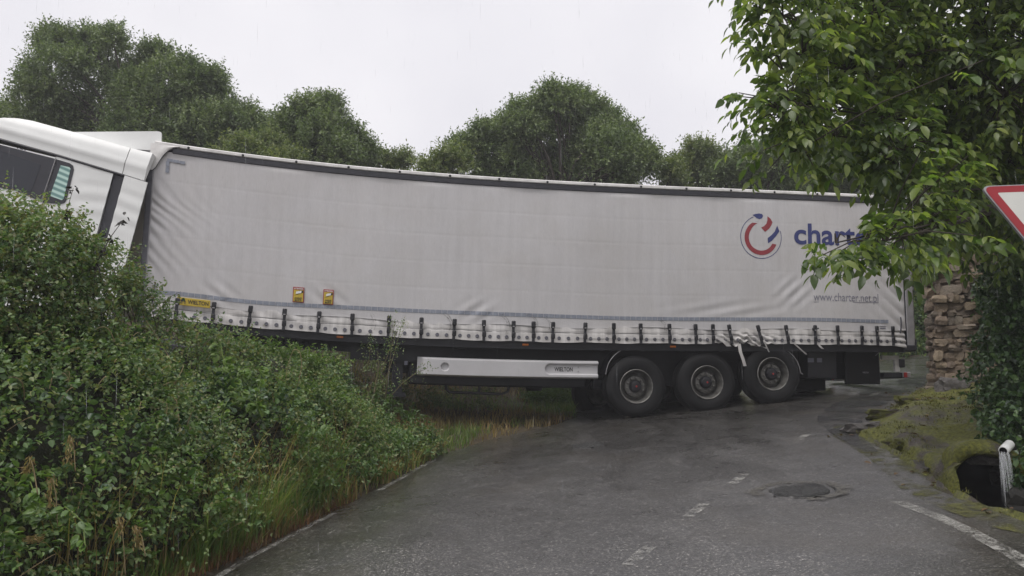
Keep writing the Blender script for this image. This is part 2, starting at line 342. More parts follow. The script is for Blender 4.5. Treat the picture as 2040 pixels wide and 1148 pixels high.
def ground_z(P):
    P = np.atleast_2d(P).astype(float); x, y = P[:, 0], P[:, 1]; ins = in_poly(P, POLY)
    P3 = np.c_[P, np.zeros(len(P))]
    dl, dr = seg_dist(P, LEFT), seg_dist(P, RIGHT); left = (dl < dr) & ~ins; right = ~ins & ~left
    z = plane(np.clip(x, -14, 22), np.clip(y, -12, 40))
    bank = 0.1*np.minimum(dl, 16)**1.4*smooth(y, 0, 6)
    b2 = 2.3*smooth(y, 15.6, 19.0)*smooth(dl, 0.1, 2.6)*smooth(-x, -9, 2)+1.0*smooth(y, 19, 30)*smooth(dl, 0.3, 6)
    z = z+np.where(left, bank+b2+0.05*noise3(P3, 1.7, 1), 0)
    z = np.where(ins, z-0.07, z); z = np.where(right, z-0.12+0.15*smooth(dr, 3, 12), z)
    # ditch below the right verge
    return z
gx = np.unique(np.round(np.concatenate([np.linspace(-90, -16, 26), np.linspace(-16, 20, 150), np.linspace(20, 90, 26)]), 3))
gy = np.unique(np.round(np.concatenate([np.linspace(-40, -4, 14), np.linspace(-4, 28, 140), np.linspace(28, 140, 34)]), 3))
X, Y = np.meshgrid(gx, gy); G = np.c_[X.ravel(), Y.ravel()]
gz = ground_z(G)
# keep the general ground under the finer mossy bank and its ditch
inmb = (G[:, 0] > 3.2) & (G[:, 0] < 11.5) & (G[:, 1] > 3.2) & (G[:, 1] < 17.5); gz = np.where(inmb, gz-1.4, gz)
def grid_faces(nx, ny):
    i = np.arange(nx*ny).reshape(ny, nx); return np.stack([i[:-1, :-1], i[:-1, 1:], i[1:, 1:], i[1:, :-1]], -1).reshape(-1, 4)
setp(mesh_np('ground', np.c_[G, gz], [grid_faces(len(gx), len(gy))], M['soil'], None, True), kind='structure')
# road sheet
pts = []
for a, b in zip(POLY, np.roll(POLY, -1, 0)):
    k = max(1, int(np.linalg.norm(b-a)/0.5))
    for i in range(k): pts.append(a+(b-a)*i/k)
nb = len(pts); bnd = np.array(pts)
bnd = bnd+0.035*np.c_[np.sin(np.arange(nb)*2.3), np.cos(np.arange(nb)*1.7)]
hx, hy = np.meshgrid(np.arange(-4, 24, 0.28), np.arange(-9.5, 25, 0.28)); H = np.c_[hx.ravel(), hy.ravel()]
H = H[in_poly(H, bnd)]; H = H[seg_dist(H, np.vstack([bnd, bnd[:1]])) > 0.12]
allp = np.vstack([bnd, H])
r_ = delaunay_2d_cdt([Vector(p) for p in allp], [(i, (i+1) % nb) for i in range(nb)], [], 1, 1e-5)
rv = np.array([tuple(p) for p in r_[0]]); rf = np.array([f for f in r_[2] if len(f) == 3])
setp(mesh_np('road', np.c_[rv, road_z(rv)], [rf], M['asphalt'], None, True), kind='structure')
def sheet(name, path, width, mat, lift, kind='structure', nseg=None):
    path = np.array(path, float); n_ = nseg or 12
    t = np.linspace(0, len(path)-1, n_+1); i = np.minimum(t.astype(int), len(path)-2); f = (t-i)[:, None]
    p = path[i]*(1-f)+path[i+1]*f; d = nrm(np.gradient(p, axis=0)); nn = np.c_[-d[:, 1], d[:, 0]]
    wd = (width if np.ndim(width) else np.full(n_+1, width))/2
    cols = [p+nn*(wd*k)[:, None] for k in (-1, -0.33, 0.33, 1)]
    V = np.stack(cols, 1).reshape(-1, 2); return setp(mesh_np(name, np.c_[V, road_z(V)+lift], [grid_faces(4, n_+1)], mat, None, True), kind=kind)
for d0, d1 in (((0.78, 5.45), (1.0, 5.85)), ((1.44, 6.6), (1.68, 7.02)), ((2.12, 7.72), (2.36, 8.14)), ((3.55, 10.0), (3.85, 10.4)), ((6.35, 14.05), (6.7, 14.5))):
    sheet('road_marking', [d0, d1], 0.10, M['paint'], 0.004, nseg=6)
sheet('road_marking', [(3.12, 6.55), (3.14, 6.0), (3.12, 5.5), (3.05, 4.9), (2.95, 4.3)], 0.11, M['paint'], 0.004)
sheet('road_marking', [(-2.30, 5.4), (-2.14, 6.6), (-1.90, 7.6), (-1.78, 8.1)], 0.07, M['paint'], 0.004)
sheet('road_marking', [(-1.52, 9.1), (-1.30, 10.2), (-1.08, 11.1)], 0.08, M['paint'], 0.004)
sheet('water', [(8.6, 16.6), (7.0, 14.75), (5.7, 13.1), (4.75, 11.6), (4.2, 10.0), (3.95, 8.8)], np.array([0.5, 0.7, 0.8, 0.8, 0.8, 0.8, 0.8, 0.8, 0.75, 0.7, 0.6, 0.5, 0.4, 0.3, 0.25, 0.2, 0.15]), M['film'], 0.010, nseg=16)

# moss creeping over the tarmac along the right edge
mm, n, b = mat_new('moss_film'); v = coords(n)
n.links.new(ramp(n, [(0.3, (0.05, 0.05, 0.012)), (0.7, (0.12, 0.12, 0.02))], noise_tex(n, 30, 4, 0.7, v)), b.inputs['Base Color']); b.inputs['Roughness'].default_value = 0.75
n.links.new(ramp(n, [(0.46, (0, 0, 0)), (0.62, (0.9, 0.9, 0.9))], noise_tex(n, 4.5, 6, 0.75, v)), b.inputs['Alpha']); bump(n, b, noise_tex(n, 40, 4, 0.7, v), 0.8, 0.02)
sheet('moss', [(4.62, 11.0), (4.2, 10.0), (3.95, 8.5), (3.55, 7.0), (3.46, 6.2), (3.48, 5.6), (3.9, 4.4)], 0.34, mm, 0.006, nseg=30)
# mossy bank, ditch and headwall on the right
DIV = 0.07
bx, by = np.arange(3.0, 11.6, DIV), np.arange(3.0, 17.6, DIV); X, Y = np.meshgrid(bx, by); B = np.c_[X.ravel(), Y.ravel()]
def moss_z(P):
    P = np.atleast_2d(P); x, y = P[:, 0], P[:, 1]; ins = in_poly(P, POLY); d = seg_dist(P, RIGHT); P3 = np.c_[P, np.zeros(len(P))]
    z0 = plane(x, y)
    rise = 0.03+0.13*smooth(d, 0.0, 0.5)*smooth(y, 8.6, 10.5)+0.18*smooth(d, 0.8, 2.2)+0.10*noise3(P3, 1.3, 2)*smooth(d, 0, 0.6)+0.045*noise3(P3, 4.5, 3)*smooth(d, 0, 0.3)
    wob = 0.25*noise3(P3, 0.9, 1)
    ditch = smooth(8.10+wob*0.15-y, -0.02, 0.25)*smooth(d, 0.0, 0.16)*smooth(7.2+wob-x, -0.2, 0.5)*smooth(x-3.66-0.62*smooth(y, 6.7, 7.5), 0.0, 0.16)
    wch = 0.06+0.16*np.clip((10.2-y)/2.2, 0, 1); dch = 0.62*np.clip((10.0-y)/2.0, 0, 1)
    chan = smooth(d, 0.02, 0.18)*(1-smooth(d, wch, wch+0.3))*smooth(7.2-x, 0, 0.6)
    slope = smooth(9.6+wob-y, 0, 1.7)*smooth(d, 0.1, 0.8)*smooth(6.9-x, 0, 1.2)      # hollow in front of the drain
    z = z0+rise-0.10*slope-np.maximum(1.15*ditch, dch*chan)
    far = 0.55*smooth(x, 6.6, 7.6)*smooth(13-y, 0, 4)
    z = z+far
    return np.where(ins, z0-0.08-0.3*smooth(d, 0.2, 0.6), z)
bz = moss_z(B)
CUL = np.array([4.80, 8.12, 0.46]); CA = R(-24); cax = np.array([math.sin(CA), -math.cos(CA), 0.0])     # drain pipe: mouth centre and axis
bf = grid_faces(len(bx), len(by)); BV = np.c_[B, bz]; fc_ = BV[bf].mean(1)-CUL; al_ = fc_@cax; rad_ = np.linalg.norm(fc_-al_[:, None]*cax, axis=1)
bf = bf[~((rad_ < 0.31) & (al_ > -1.2) & (al_ < 1.3) & (fc_[:, 2] > -0.30))]      # opening of the drain in the bank
setp(mesh_np('mossy_bank', BV, [bf], M['moss'], None, True), kind='structure')

def rock_mesh(name, seed, jag=0.2, sub=1):
    bm = bmesh.new(); bmesh.ops.create_icosphere(bm, subdivisions=sub+1, radius=0.55)
    r = random.Random(seed); off = Vector((r.uniform(-9, 9), r.uniform(-9, 9), r.uniform(-9, 9)))
    from mathutils import noise as mn
    for v in bm.verts:
        c = v.co.copy(); m_ = max(abs(c.x), abs(c.y), abs(c.z)); v.co = c*(0.25+0.75*0.47/m_) ; v.co *= 1+jag*1.5*mn.noise(c*1.7+off)+jag*1.1*mn.noise(c*4.1+off)
    me = bpy.data.meshes.new(name); bm.to_mesh(me); bm.free(); return me
def block_mesh(name, seed):
    """rough squared rubble stone with broken corners"""
    from mathutils import noise as mn
    r = random.Random(seed); bm = bmesh.new(); bmesh.ops.create_cube(bm, size=1.0); bmesh.ops.subdivide_edges(bm, edges=bm.edges[:], cuts=1, use_grid_fill=True)
    off = Vector((r.uniform(-9, 9), r.uniform(-9, 9), r.uniform(-9, 9)))
    for v in bm.verts:
        c = v.co.copy(); n0 = sum(abs(abs(k)-0.5) < 1e-3 for k in c); v.co = c*(1.0 if n0 == 1 else 0.94 if n0 == 2 else r.uniform(0.72, 0.92)); v.co += Vector((mn.noise(c*2+off), mn.noise(c*2-off), mn.noise(c*2+off*2)))*0.16
    bmesh.ops.triangulate(bm, faces=bm.faces[:]); me = bpy.data.meshes.new(name); bm.to_mesh(me); bm.free(); return me
ROCKS = [block_mesh('stone', i) for i in range(12)]
def put(name, me, loc, rot, scl, mat=None, parent=None, flat=True):
    if mat is not None and not me.materials: me.materials.append(mat)
    o = bpy.data.objects.new(name, me); C.objects.link(o); o.parent = parent
    o.location = loc; o.rotation_euler = rot; o.scale = scl; return o
for me in ROCKS: me.materials.append(M['stone'])
# stone wall: core of mortar, stones laid course by course
wall = empty('stone_wall', (7.0, 13.1, 1.1), (0, 0, math.atan2(-0.42, 0.9)))
setp(wall, 'rough brown rubble stone wall end rising above the mossy bank under the leafy branches', 'wall')
MB().box(0.06, 4.2, 0.045, 0.85, -0.5, 4.1, n=4).build('core', M['mortar'], wall)
zc = -0.35; k = 0
while zc < 3.0:
    h_ = random.uniform(0.08, 0.19); x_ = -0.02+random.uniform(0, 0.08); flare = 0.12*max(0, 0.6-zc)
    while x_ < 1.55 and k < 290:
        w_ = random.choice((random.uniform(0.08, 0.18), random.uniform(0.16, 0.34)))
        put('stone', ROCKS[(k*7) % 12], (x_+w_/2, 0.06-flare+random.uniform(-0.07, 0.06), zc+h_/2+random.uniform(-0.025, 0.025)), (random.uniform(-.12, .12), random.uniform(-.16, .16), random.uniform(-.14, .14)), (w_*1.02, random.uniform(0.2, 0.3), h_*random.uniform(0.98, 1.08)), None, wall)
        x_ += w_*0.93; k += 1
    for yy in (0.28, 0.6):      # the return at the left end
        if k < 295:
            put('stone', ROCKS[(k*7) % 12], (0.07+random.uniform(-.04, .04)-flare, yy, zc+h_/2), (random.uniform(-.2, .2), 0, random.uniform(-.2, .2)), (0.26, 0.34, h_*1.02), None, wall); k += 1
    zc += h_*0.96
# loose rocks on the moss bank
for i, (u, v, Yd, sx_, sz_) in enumerate([(1722, 856, 10.3, 0.42, 0.10), (1768, 842, 10.9, 0.45, 0.09), (1815, 815, 11.8, 0.36, 0.09), (1835, 905, 8.7, 0.42, 0.10), (1790, 885, 9.3, 0.3, 0.08), (1895, 790, 12.4, 0.4, 0.25), (1985, 890, 8.4, 0.5, 0.10), (1850, 930, 8.1, 0.5, 0.12)]):
    p = at(u, v, Yd); z_ = float(moss_z([[p[0], p[1]]])[0]); me = rock_mesh('rock', 40+i, jag=0.35, sub=2); me.materials.append(M['moss'] if i in (1, 2, 4, 7) else M['rock'])
    o = put('rock', me, (p[0], p[1], z_-sz_*0.15), (random.uniform(-.15, .15), random.uniform(-.1, .1), random.uniform(-.6, .6)), (sx_, sx_*0.6, sz_*1.6))
    setp(o, ['flat grey rock at the tip of the mossy bank beside the wet gutter', 'long dark rock edging the mossy bank behind the gutter tip', 'dark rock on the upper edge of the mossy bank near the wall', 'grey rock showing through moss above the drain mouth', 'small grey rock in the middle of the moss slope', 'upright rock leaning at the foot of the stone wall', 'wide dark ledge rock right above the drain opening under the ivy', 'dark rock at the left lip of the drain opening'][i], 'rock', 'rocks on the mossy bank')
for i, (u, v, Yd, sz_, lb) in enumerate([(2030, 945, 8.5, 0.5, 'wet rock coloured black like the ditch shadow right beside the drain opening behind the water stream'), (2050, 1010, 7.8, 0.35, 'dark rock low in the ditch at the right picture border'), (2008, 912, 8.5, 0.34, 'dark overhanging rock directly under the white spout')]):
    me = rock_mesh('rock', 70+i, jag=0.4, sub=2); me.materials.append(M['rock_wet_shade'] if 'rock_wet_shade' in M else M['rock']); o = put('rock', me, tuple(at(u, v, Yd)), (0.2*i, 0.3, 0.9*i), (sz_, sz_*0.7, sz_*0.7)); setp(o, lb, 'rock', 'rocks on the mossy bank')
# culvert pipe mouth
m, n, b = mat_new('mossy_concrete'); v = coords(n); n.links.new(ramp(n, [(0.4, (0.03, 0.03, 0.026)), (0.55, (0.06, 0.065, 0.015)), (0.7, (0.09, 0.09, 0.02))], noise_tex(n, 6, 6, 0.7, v)), b.inputs['Base Color']); b.inputs['Roughness'].default_value = 0.7; bump(n, b, noise_tex(n, 25, 5, 0.7, v), 0.8, 0.03); M['mossy'] = m
cv = empty('culvert', tuple(CUL-cax*0.06), (0, 0, CA))
setp(cv, 'dark round drain pipe mouth with mossy rim below the road edge', 'culvert')
ro_ = MB().lathe([(0.292, 0.10), (0.288, -0.02), (0.315, -0.075), (0.37, -0.06), (0.42, 0.0), (0.44, 0.12)], 40).build('pipe_rim', M['moss'], cv, smooth_=True)
for v_ in ro_.data.vertices:
    q_ = np.array(v_.co); k_ = float(noise3(q_[None], 5.0, 2)[0])*0.06*min(1.0, max(0.0, (math.hypot(q_[0], q_[2])-0.28)/0.08)); rr_ = math.hypot(q_[0], q_[2]); v_.co = Vector((q_[0]*(1+k_/rr_), q_[1]-abs(k_)*0.5, q_[2]*(1+k_/rr_)))
MB().lathe([(0.302, 0.0), (0.29, 0.5), (0.26, 1.4), (0.0, 1.4)], 28).build('pipe_bore', M['chassis'], cv, smooth_=True)  # black colour stands in for the darkness inside the pipe
sp = empty('drain_spout', tuple(at(2004, 893, 8.0)), (R(14), 0, R(-48)))
setp(sp, 'short white plastic pipe spout pouring water under the ivy', 'pipe')
MB().lathe([(0.036, -0.09), (0.046, -0.09), (0.048, 0.0), (0.048, 0.12)], 16).build('pipe', M['white'], sp, smooth_=True)
MB().lathe([(0.036, -0.09), (0.036, 0.1), (0, 0.1)], 16).build('bore', M['chassis'], sp, smooth_=True)
p0 = at(2000, 899, 7.93); mbw = MB()
for i in range(60):
    a = random.uniform(-0.10, 0.08); b_ = random.uniform(0.02, 0.10); top = p0+np.array([a*0.5, 0, 0]); s_ = random.uniform(0, 0.35)
    path = [top+np.array([0.2*a*t, -b_*t, -0.55*t*t-0.02*t]) for t in np.linspace(s_, min(1.15, s_+random.uniform(0.3, 0.8)), 6)]
    mbw.tube(path, [0.0015, 0.003, 0.004, 0.004, 0.003, 0.0015], 5)
setp(mbw.build('water_jet', M['water'], None, smooth_=True), 'thin stream of water falling from the white spout into the ditch', 'water', kind='stuff')

# cast covers and the tarred patch in the road
def cover(name, u, v, rad, label, concrete=False):
    d = np.array([(u-CX)/F, math.cos(TH)-(CY-v)/F*math.sin(TH), math.sin(TH)+(CY-v)/F*math.cos(TH)])
    t = -1.6/(d[2]-0.09*d[0]-0.042*d[1]); p = d*t; x, y = p[0], p[1]
    e = empty(name, (x, y, float(road_z([[x, y]])[0])), (R(2.4), R(-5.1), 0)); setp(e, label, 'manhole cover', 'worn covers set in the road')
    V = []; nr, na = 16, 56
    for i in range(nr+1):
        for j in range(na):
            a = 2*math.pi*j/na; rr = rad*i/nr*(1+0.045*math.sin(3*a+1)+0.03*math.sin(5*a)+0.025*math.sin(11*a)); V.append((rr*math.cos(a), rr*math.sin(a), 0))
    V = np.array(V); rr = np.linalg.norm(V[:, :2], axis=1)/rad
    V[:, 2] = 0.012+0.018*noise3(V, 11, 1)+0.012*noise3(V, 34, 2)-0.05*smooth(rr, 0.80, 0.9)*(1-smooth(rr, 0.9, 1.0))-0.03*smooth(rr, 0.97, 1.05)
    i_ = np.arange((nr+1)*na).reshape(nr+1, na); f = np.stack([i_[:-1], np.roll(i_[:-1], -1, 1), np.roll(i_[1:], -1, 1), i_[1:]], -1).reshape(-1, 4)
    mesh_np('cover', V, [f], M['tar'], e, True)
    mbr = MB(); nseg = 40
    ringp = [(rad*1.0*(1+0.03*math.sin(5*a)+0.02*math.sin(11*a))*math.cos(a), rad*(1+0.03*math.sin(5*a)+0.02*math.sin(11*a))*math.sin(a), 0.0) for a in np.linspace(0, 2*math.pi, nseg+1)]
    if concrete:
        P_ = []
        for i in range(24):
            a = R(-100)+R(290)*i/23; P_.append((math.cos(a)*rad*1.02, math.sin(a)*rad*1.02)); P_.append((rad*(1.45+0.12*math.sin(i*1.9))*math.cos(a), rad*(1.3+0.1*math.sin(i*1.3))*math.sin(a)))
        Vc = np.array([(x_, y_, 0.007) for x_, y_ in P_]); fc = np.array([(2*i, 2*i+1, 2*i+3, 2*i+2) for i in range(23)])
        
        om, n, b = mat_new('old_concrete'); v = coords(n); n.links.new(ramp(n, [(0.3, (0.04, 0.037, 0.03)), (0.7, (0.13, 0.12, 0.095))], noise_tex(n, 16, 6, 0.75, v)), b.inputs['Base Color']); b.inputs['Roughness'].default_value = 0.4
        n.links.new(ramp(n, [(0.40, (0, 0, 0)), (0.58, (0.85, 0.85, 0.85))], noise_tex(n, 9, 6, 0.75, v)), b.inputs['Alpha']); mesh_np('concrete_collar', Vc, [fc], om, e, True)
cover('manhole_cover', 1592, 978, 0.31, 'large rough blackened round cover sunk in the road near the right line', True)
cover('manhole_cover', 1172, 887, 0.27, 'smaller dark round cover in the road in front of the first trailer wheel')

# ------------------------------------------------------------------ semi trailer (local: x = from nose to tail, y = away from the camera, z = up from the curtain hem)
T_LOC = (-5.95282, 12.66124, 2.49085); T_YAW, T_PIT, T_ROL, T_SAG, T_TW, T_S2 = 0.15211, 0.03091, 0.00654, 0.18394, -0.08535, 0.48577
def warp(P):
    """the loaded trailer sags between its ends and is twisted along its length"""
    P = np.atleast_2d(np.asarray(P, float)); s, y, z = P[:, 0], P[:, 1], P[:, 2]
    q = s/13.6; zz = z-T_SAG*4*q*(1-q)-T_S2*q*(1-q)*(1-2*q); a = T_TW*(s-6.8)/13.6
    return np.c_[s, y*np.cos(a)-zz*np.sin(a), y*np.sin(a)+zz*np.cos(a)]
def wmat(s, y, z):
    p, px, pz = warp([(s, y, z), (s+.05, y, z), (s, y, z+.05)])
    ax = Vector(px-p).normalized(); az = Vector(pz-p).normalized(); ay = az.cross(ax).normalized(); az = ax.cross(ay)
    m_ = Matrix((ax, ay, az)).transposed().to_4x4(); m_.translation = Vector(p); return m_
tr = empty('semi_trailer', T_LOC, (T_ROL, T_PIT, T_YAW))
setp(tr, 'long off-white curtain-sided semi trailer with blue and red print, wedged across the wet road', 'trailer')
tx = empty('tractor_unit', tuple(at(302, 302.6, 12.3)), (0, R(11.5), R(8.5)))
setp(tx, 'white lorry tractor tilted nose up behind the brambles, coupled to the long trailer', 'lorry')

LEN = 13.46
def folds(s, z):
    """wrinkles of the main curtain: fans at the nose, tension creases at the tail, slack elsewhere"""
    o = 0.010*np.sin(s*2.1+0.7)*np.sin(z*1.6)+0.006*np.sin(s*5.3+z*1.1)
    e = np.exp(-s/0.34)*smooth(s, 0, 0.06)*smooth(z, 0.0, 0.5)*(1-smooth(z, 2.0, 2.35))
    ph = (z+0.75*s+0.12*np.sin(z*4.1))/0.33
    o = o+0.024*e*(np.abs(np.sin(math.pi*ph+0.8*np.sin(z*5.3)))-0.5)*(0.6+0.5*np.sin(z*3.7+1))+0.010*e*np.sin(ph*9+s*7+2*np.sin(z*7))
    e2 = np.exp(-(LEN-s)/0.32)*smooth(LEN-s, 0, 0.06)*(1-smooth(z, 1.3, 1.8))
    o = o+0.026*e2*(np.abs(np.sin(math.pi*(z-0.85*(LEN-s))/0.26))-0.5)
    g = np.exp(-((s-11.25)**2/0.10+(z-0.95)**2/0.06)); o = o+0.009*g*np.sin((z-0.9*s)*24)
    g = np.exp(-((s-10.0)**2/0.9+(z-0.62)**2/0.02)); o = o+0.006*g*np.sin((z-0.22*s)*26)
    for a, b, c_ in ((2.9, 0.56, 1), (1.2, 0.5, 1), (5.4, 0.5, -1)):
        g = np.exp(-((s-a)**2/0.08+(z-b)**2/0.03)); o = o+0.009*g*np.sin((z+c_*0.8*s)*22)
    for zs in (0.86, 1.32, 1.78, 2.22): o = o-0.0016*np.exp(-((z-zs-0.01*np.sin(s*1.3))/0.012)**2)
    for ss in np.arange(0.5, 13.3, 1.24): o = o-0.0012*np.exp(-((s-ss)/0.02)**2)
    return -o
def gridmesh(name, ss, zz, yfun, mat, parent, zfun=None):
    S_, Z_ = np.meshgrid(ss, zz); S_, Z_ = S_.ravel(), Z_.ravel(); Yv = yfun(S_, Z_)
    if zfun is not None: Z_ = Z_+zfun(S_, Z_)
    return mesh_np(name, warp(np.c_[S_, Yv, Z_]), [grid_faces(len(ss), len(zz))], mat, parent, True)
ss = np.unique(np.concatenate([np.linspace(0.02, 1.2, 90), np.linspace(1.2, 9, 200), np.linspace(9, LEN, 190)]))
gridmesh('curtain', ss, np.linspace(0.262, 2.70, 120), lambda s, z: folds(s, z)*smooth(2.70-z, 0, 0.1)-0.004*np.exp(-(z-0.262)/0.03), M['tarp'], tr, lambda s, z: 0.02*np.sin(s*2.4)*np.exp(-(z-0.262)/0.05)+0.05*np.exp(-s/0.25)*np.exp(-(z-0.262)/0.1))
STR = [0.523, 1.097, 1.664, 2.222, 2.771, 3.326, 3.923, 4.468, 5.02, 5.536, 6.041, 6.392, 6.728, 7.3, 7.816, 8.31, 8.838, 9.324, 9.645, 9.997, 10.574, 11.079, 11.6, 12.047, 12.519, 12.832, 13.148]
SA = np.array(STR)
def near_strap(s):
    return np.min(np.abs(s[:, None]-SA[None]), axis=1)
def skirt_y(s, z):
    t = 1-z/0.30; n_ = near_strap(s); puff = smooth(n_, 0.0, 0.22)
    torn = np.exp(-((s-10.25)/0.5)**2)
    y = 0.012-0.055*t+0.018*(1-puff)*smooth(t, 0.1, 0.6)-0.007*puff*np.sin(math.pi*np.clip(t*1.1, 0, 1))
    y = y-0.010*np.sin(s*9+z*30)*puff*np.exp(-s/3.0)-0.004*np.sin(s*23+z*17)
    y = y+torn*0.03*np.sin(s*31+z*60)*smooth(t, .2, .8)
    y = y+0.02*np.exp(-((z-0.165)/0.008)**2)*0.5
    e2 = np.exp(-(LEN-s)/0.2); y = y-0.02*e2*np.sin(z*70)
    return y
def skirt_dz(s, z):
    t = 1-z/0.30; n_ = near_strap(s)
    torn = np.exp(-((s-10.25)/0.45)**2)
    return t*(0.016*np.cos(s*5.1)*0.4-0.012*smooth(n_, 0, .2)*0.6)+t*torn*(0.045*np.sin(s*13)+0.03*np.sin(s*41))-0.07*t*np.exp(-(LEN-s)/0.18)
gridmesh('curtain_skirt', np.linspace(0.03, LEN-0.04, 620), np.linspace(0.0, 0.30, 22), skirt_y, M['skirt'], tr, skirt_dz)
# box behind the curtain, roof, ends
body = MB(); body.box(0.03, 13.5, 0.10, 2.50, 0.10, 2.70, n=30); body.build('cargo_box', M['tarp'], tr, warp)
MB().box(0.02, 13.55, -0.03, 2.56, 2.785, 2.848, n=40, bev=0.012).build('roof', M['rail'], tr, warp)
MB().box(0.30, 13.52, -0.018, 0.06, 2.685, 2.783, n=40, bev=0.008).build('upper_rail', M['band'], tr, warp)
bolt_me = None
for i, s in enumerate(np.arange(0.55, 13.3, 0.43*2)):
    mb_ = MB().lathe([(0.0, -0.012), (0.016, -0.010), (0.022, 0.0), (0.022, 0.01)], 8)
    if bolt_me is None:
        o = mb_.build('roof_bolt', M['chassis'], tr); bolt_me = o.data
    else: o = bpy.data.objects.new('roof_bolt', bolt_me); C.objects.link(o); o.parent = tr
    o.matrix_local = wmat(s, -0.032, 2.812)
# soft roof flap hanging over the front corner
fl = [(0.0, 2.80), (0.0, 2.35), (0.05, 2.355), (0.10, 2.41), (0.15, 2.52), (0.20, 2.62), (0.27, 2.71), (0.36, 2.775), (0.45, 2.80)]
fp = MB(); nfl = 14
us = np.linspace(0, 0.45, 19)
def fl_z(s):
    xs = [p[0] for p in fl[2:]]; zs = [p[1] for p in fl[2:]]; return np.interp(s, [0]+xs, [2.35]+zs)
Vf = []
for s in us:
    zb = fl_z(s)
    for t in np.linspace(0, 1, 9): Vf.append((s-0.03, -0.034-0.012*math.sin(t*3)+0.008*math.sin(s*14), zb+(2.80-zb)*t))
mesh_np('roof_flap', warp(Vf), [grid_faces(9, len(us))], M['rail'], tr, True)
MB().tube([(s-0.03, -0.04, float(fl_z(s))) for s in us], 0.006, 5).build('flap_hem', M['band'], tr, warp)
MB().box(-0.03, 0.02, 0.0, 2.54, -0.15, 2.80, n=1).build('front_wall', M['alu'], tr, warp)
MB().box(-0.07, 0.035, -0.012, 0.05, -0.12, 2.37, n=1, bev=0.008).build('corner_post', M['post'], tr, warp)
MB().box(0.020, 0.036, -0.022, -0.012, -0.12, 2.37).build('post_edge', M['alu'], tr, warp)
MB().box(13.47, 13.62, -0.02, 0.06, -0.04, 2.78, n=1, bev=0.01).build('rear_post', M['alu'], tr, warp)
MB().box(13.455, 13.47, -0.012, 0.03, -0.02, 2.74).build('post_seal', M['band'], tr, warp)
MB().tube([(13.63, 0.0, 0.05), (13.63, 0.0, 2.7)], 0.012, 6).build('door_rod', M['chrome'], tr, warp)
MB().box(13.615, 13.655, -0.01, 0.10, 1.04, 1.10, bev=0.01).build('door_hinge', M['alu'], tr, warp)
MB().box(13.615, 13.65, -0.01, 0.10, 1.9, 1.96, bev=0.01).build('door_hinge', M['alu'], tr, warp)
MB().box(13.56, 13.62, 0.05, 2.5, 0.0, 2.78).build('rear_door', M['tarp'], tr, warp)
MB().box(13.40, 13.63, -0.035, 0.2, -0.115, 0.005, bev=0.015).box(13.63, 13.66, -0.02, 0.15, -0.08, 0.12, bev=0.01).build('corner_buffer', M['black'], tr, warp)
# lacing cable, hem wire
MB().tube([(s, float(skirt_y(np.array([s]), np.array([0.165]))[0])-0.006, 0.16+0.008*math.sin(s*4)) for s in np.linspace(0.05, 13.4, 120)], 0.0045, 4, cap=False).build('lacing_cable', M['chassis'], tr, warp)
MB().tube([(s, float(skirt_y(np.array([s]), np.array([0.06]))[0])-0.010, 0.072+0.004*math.sin(s*9)) for s in np.linspace(7.2, 13.3, 80)], 0.004, 4, cap=False).build('hem_wire', M['alu'], tr, warp)
# straps with buckles
sb = MB(); sb.prism([(-0.030, 0.30), (-0.030, 0.345), (0.030, 0.345), (0.030, 0.30), (0.024, 0.28), (0.024, -0.01), (-0.024, -0.01), (-0.024, 0.28)], -0.078, -0.062)
bk = MB(); bk.box(-0.036, 0.036, -0.095, -0.062, 0.235, 0.35, bev=0.012); rk = MB().box(-0.030, 0.040, -0.090, -0.060, 0.055, 0.155, bev=0.014)
tagm = MB().box(-0.02, 0.02, -0.0975, -0.093, 0.245, 0.262)
sme = bme = None
for i, s in enumerate(STR):
    if sme is None:
        o = sb.build('strap', M['strap'], tr); sme = o.data; q = bk.build('buckle', M['black'], o, auto=40); bme = q.data; rme = rk.build('ratchet', M['black'], o, auto=40).data; tme = tagm.build('clip', M['alu'], o).data
    else:
        o = bpy.data.objects.new('strap', sme); q = bpy.data.objects.new('buckle', bme); C.objects.link(o); C.objects.link(q); o.parent = tr; q.parent = o; q = bpy.data.objects.new('ratchet', rme); C.objects.link(q); q.parent = o
        if i % 3 < 2:
            q = bpy.data.objects.new('clip', tme); C.objects.link(q); q.parent = o
    tilt = {20: R(-14), 19: R(-9), 21: R(-8)}.get(i, random.uniform(-0.03, 0.03))
    o.matrix_local = wmat(s, 0.0, -0.005) @ Matrix.Rotation(tilt, 4, 'Y')
# eyelets between straps
el = MB().lathe([(0.0, -0.003), (0.019, -0.003), (0.021, -0.010), (0.030, -0.008), (0.033, 0.0)], 12); eme = None
bounds = [0.1]+STR+[13.42]
for a, b in zip(bounds[:-1], bounds[1:]):
    k = 3 if b-a > 0.42 else (2 if b-a > 0.25 else 1)
    for j in range(k):
        s = a+(b-a)*(j+0.75)/(k+0.5)
        if eme is None: o = el.build('eyelet', M['post'], tr, auto=40); eme = o.data
        else: o = bpy.data.objects.new('eyelet', eme); C.objects.link(o); o.parent = tr
        zz_ = 0.068
        o.matrix_local = wmat(s, float(skirt_y(np.array([s]), np.array([zz_]))[0])-0.004, zz_) @ Matrix.Rotation(R(-10), 4, 'X')
# loop handles at the two ends
for s in (0.165, 13.33):
    MB().tube([(s-0.012, -0.035, 0.22), (s-0.008, -0.055, 0.30), (s, -0.06, 0.40), (s+0.006, -0.04, 0.52)], 0.014, 6).build('end_strap', M['post'], tr, warp)
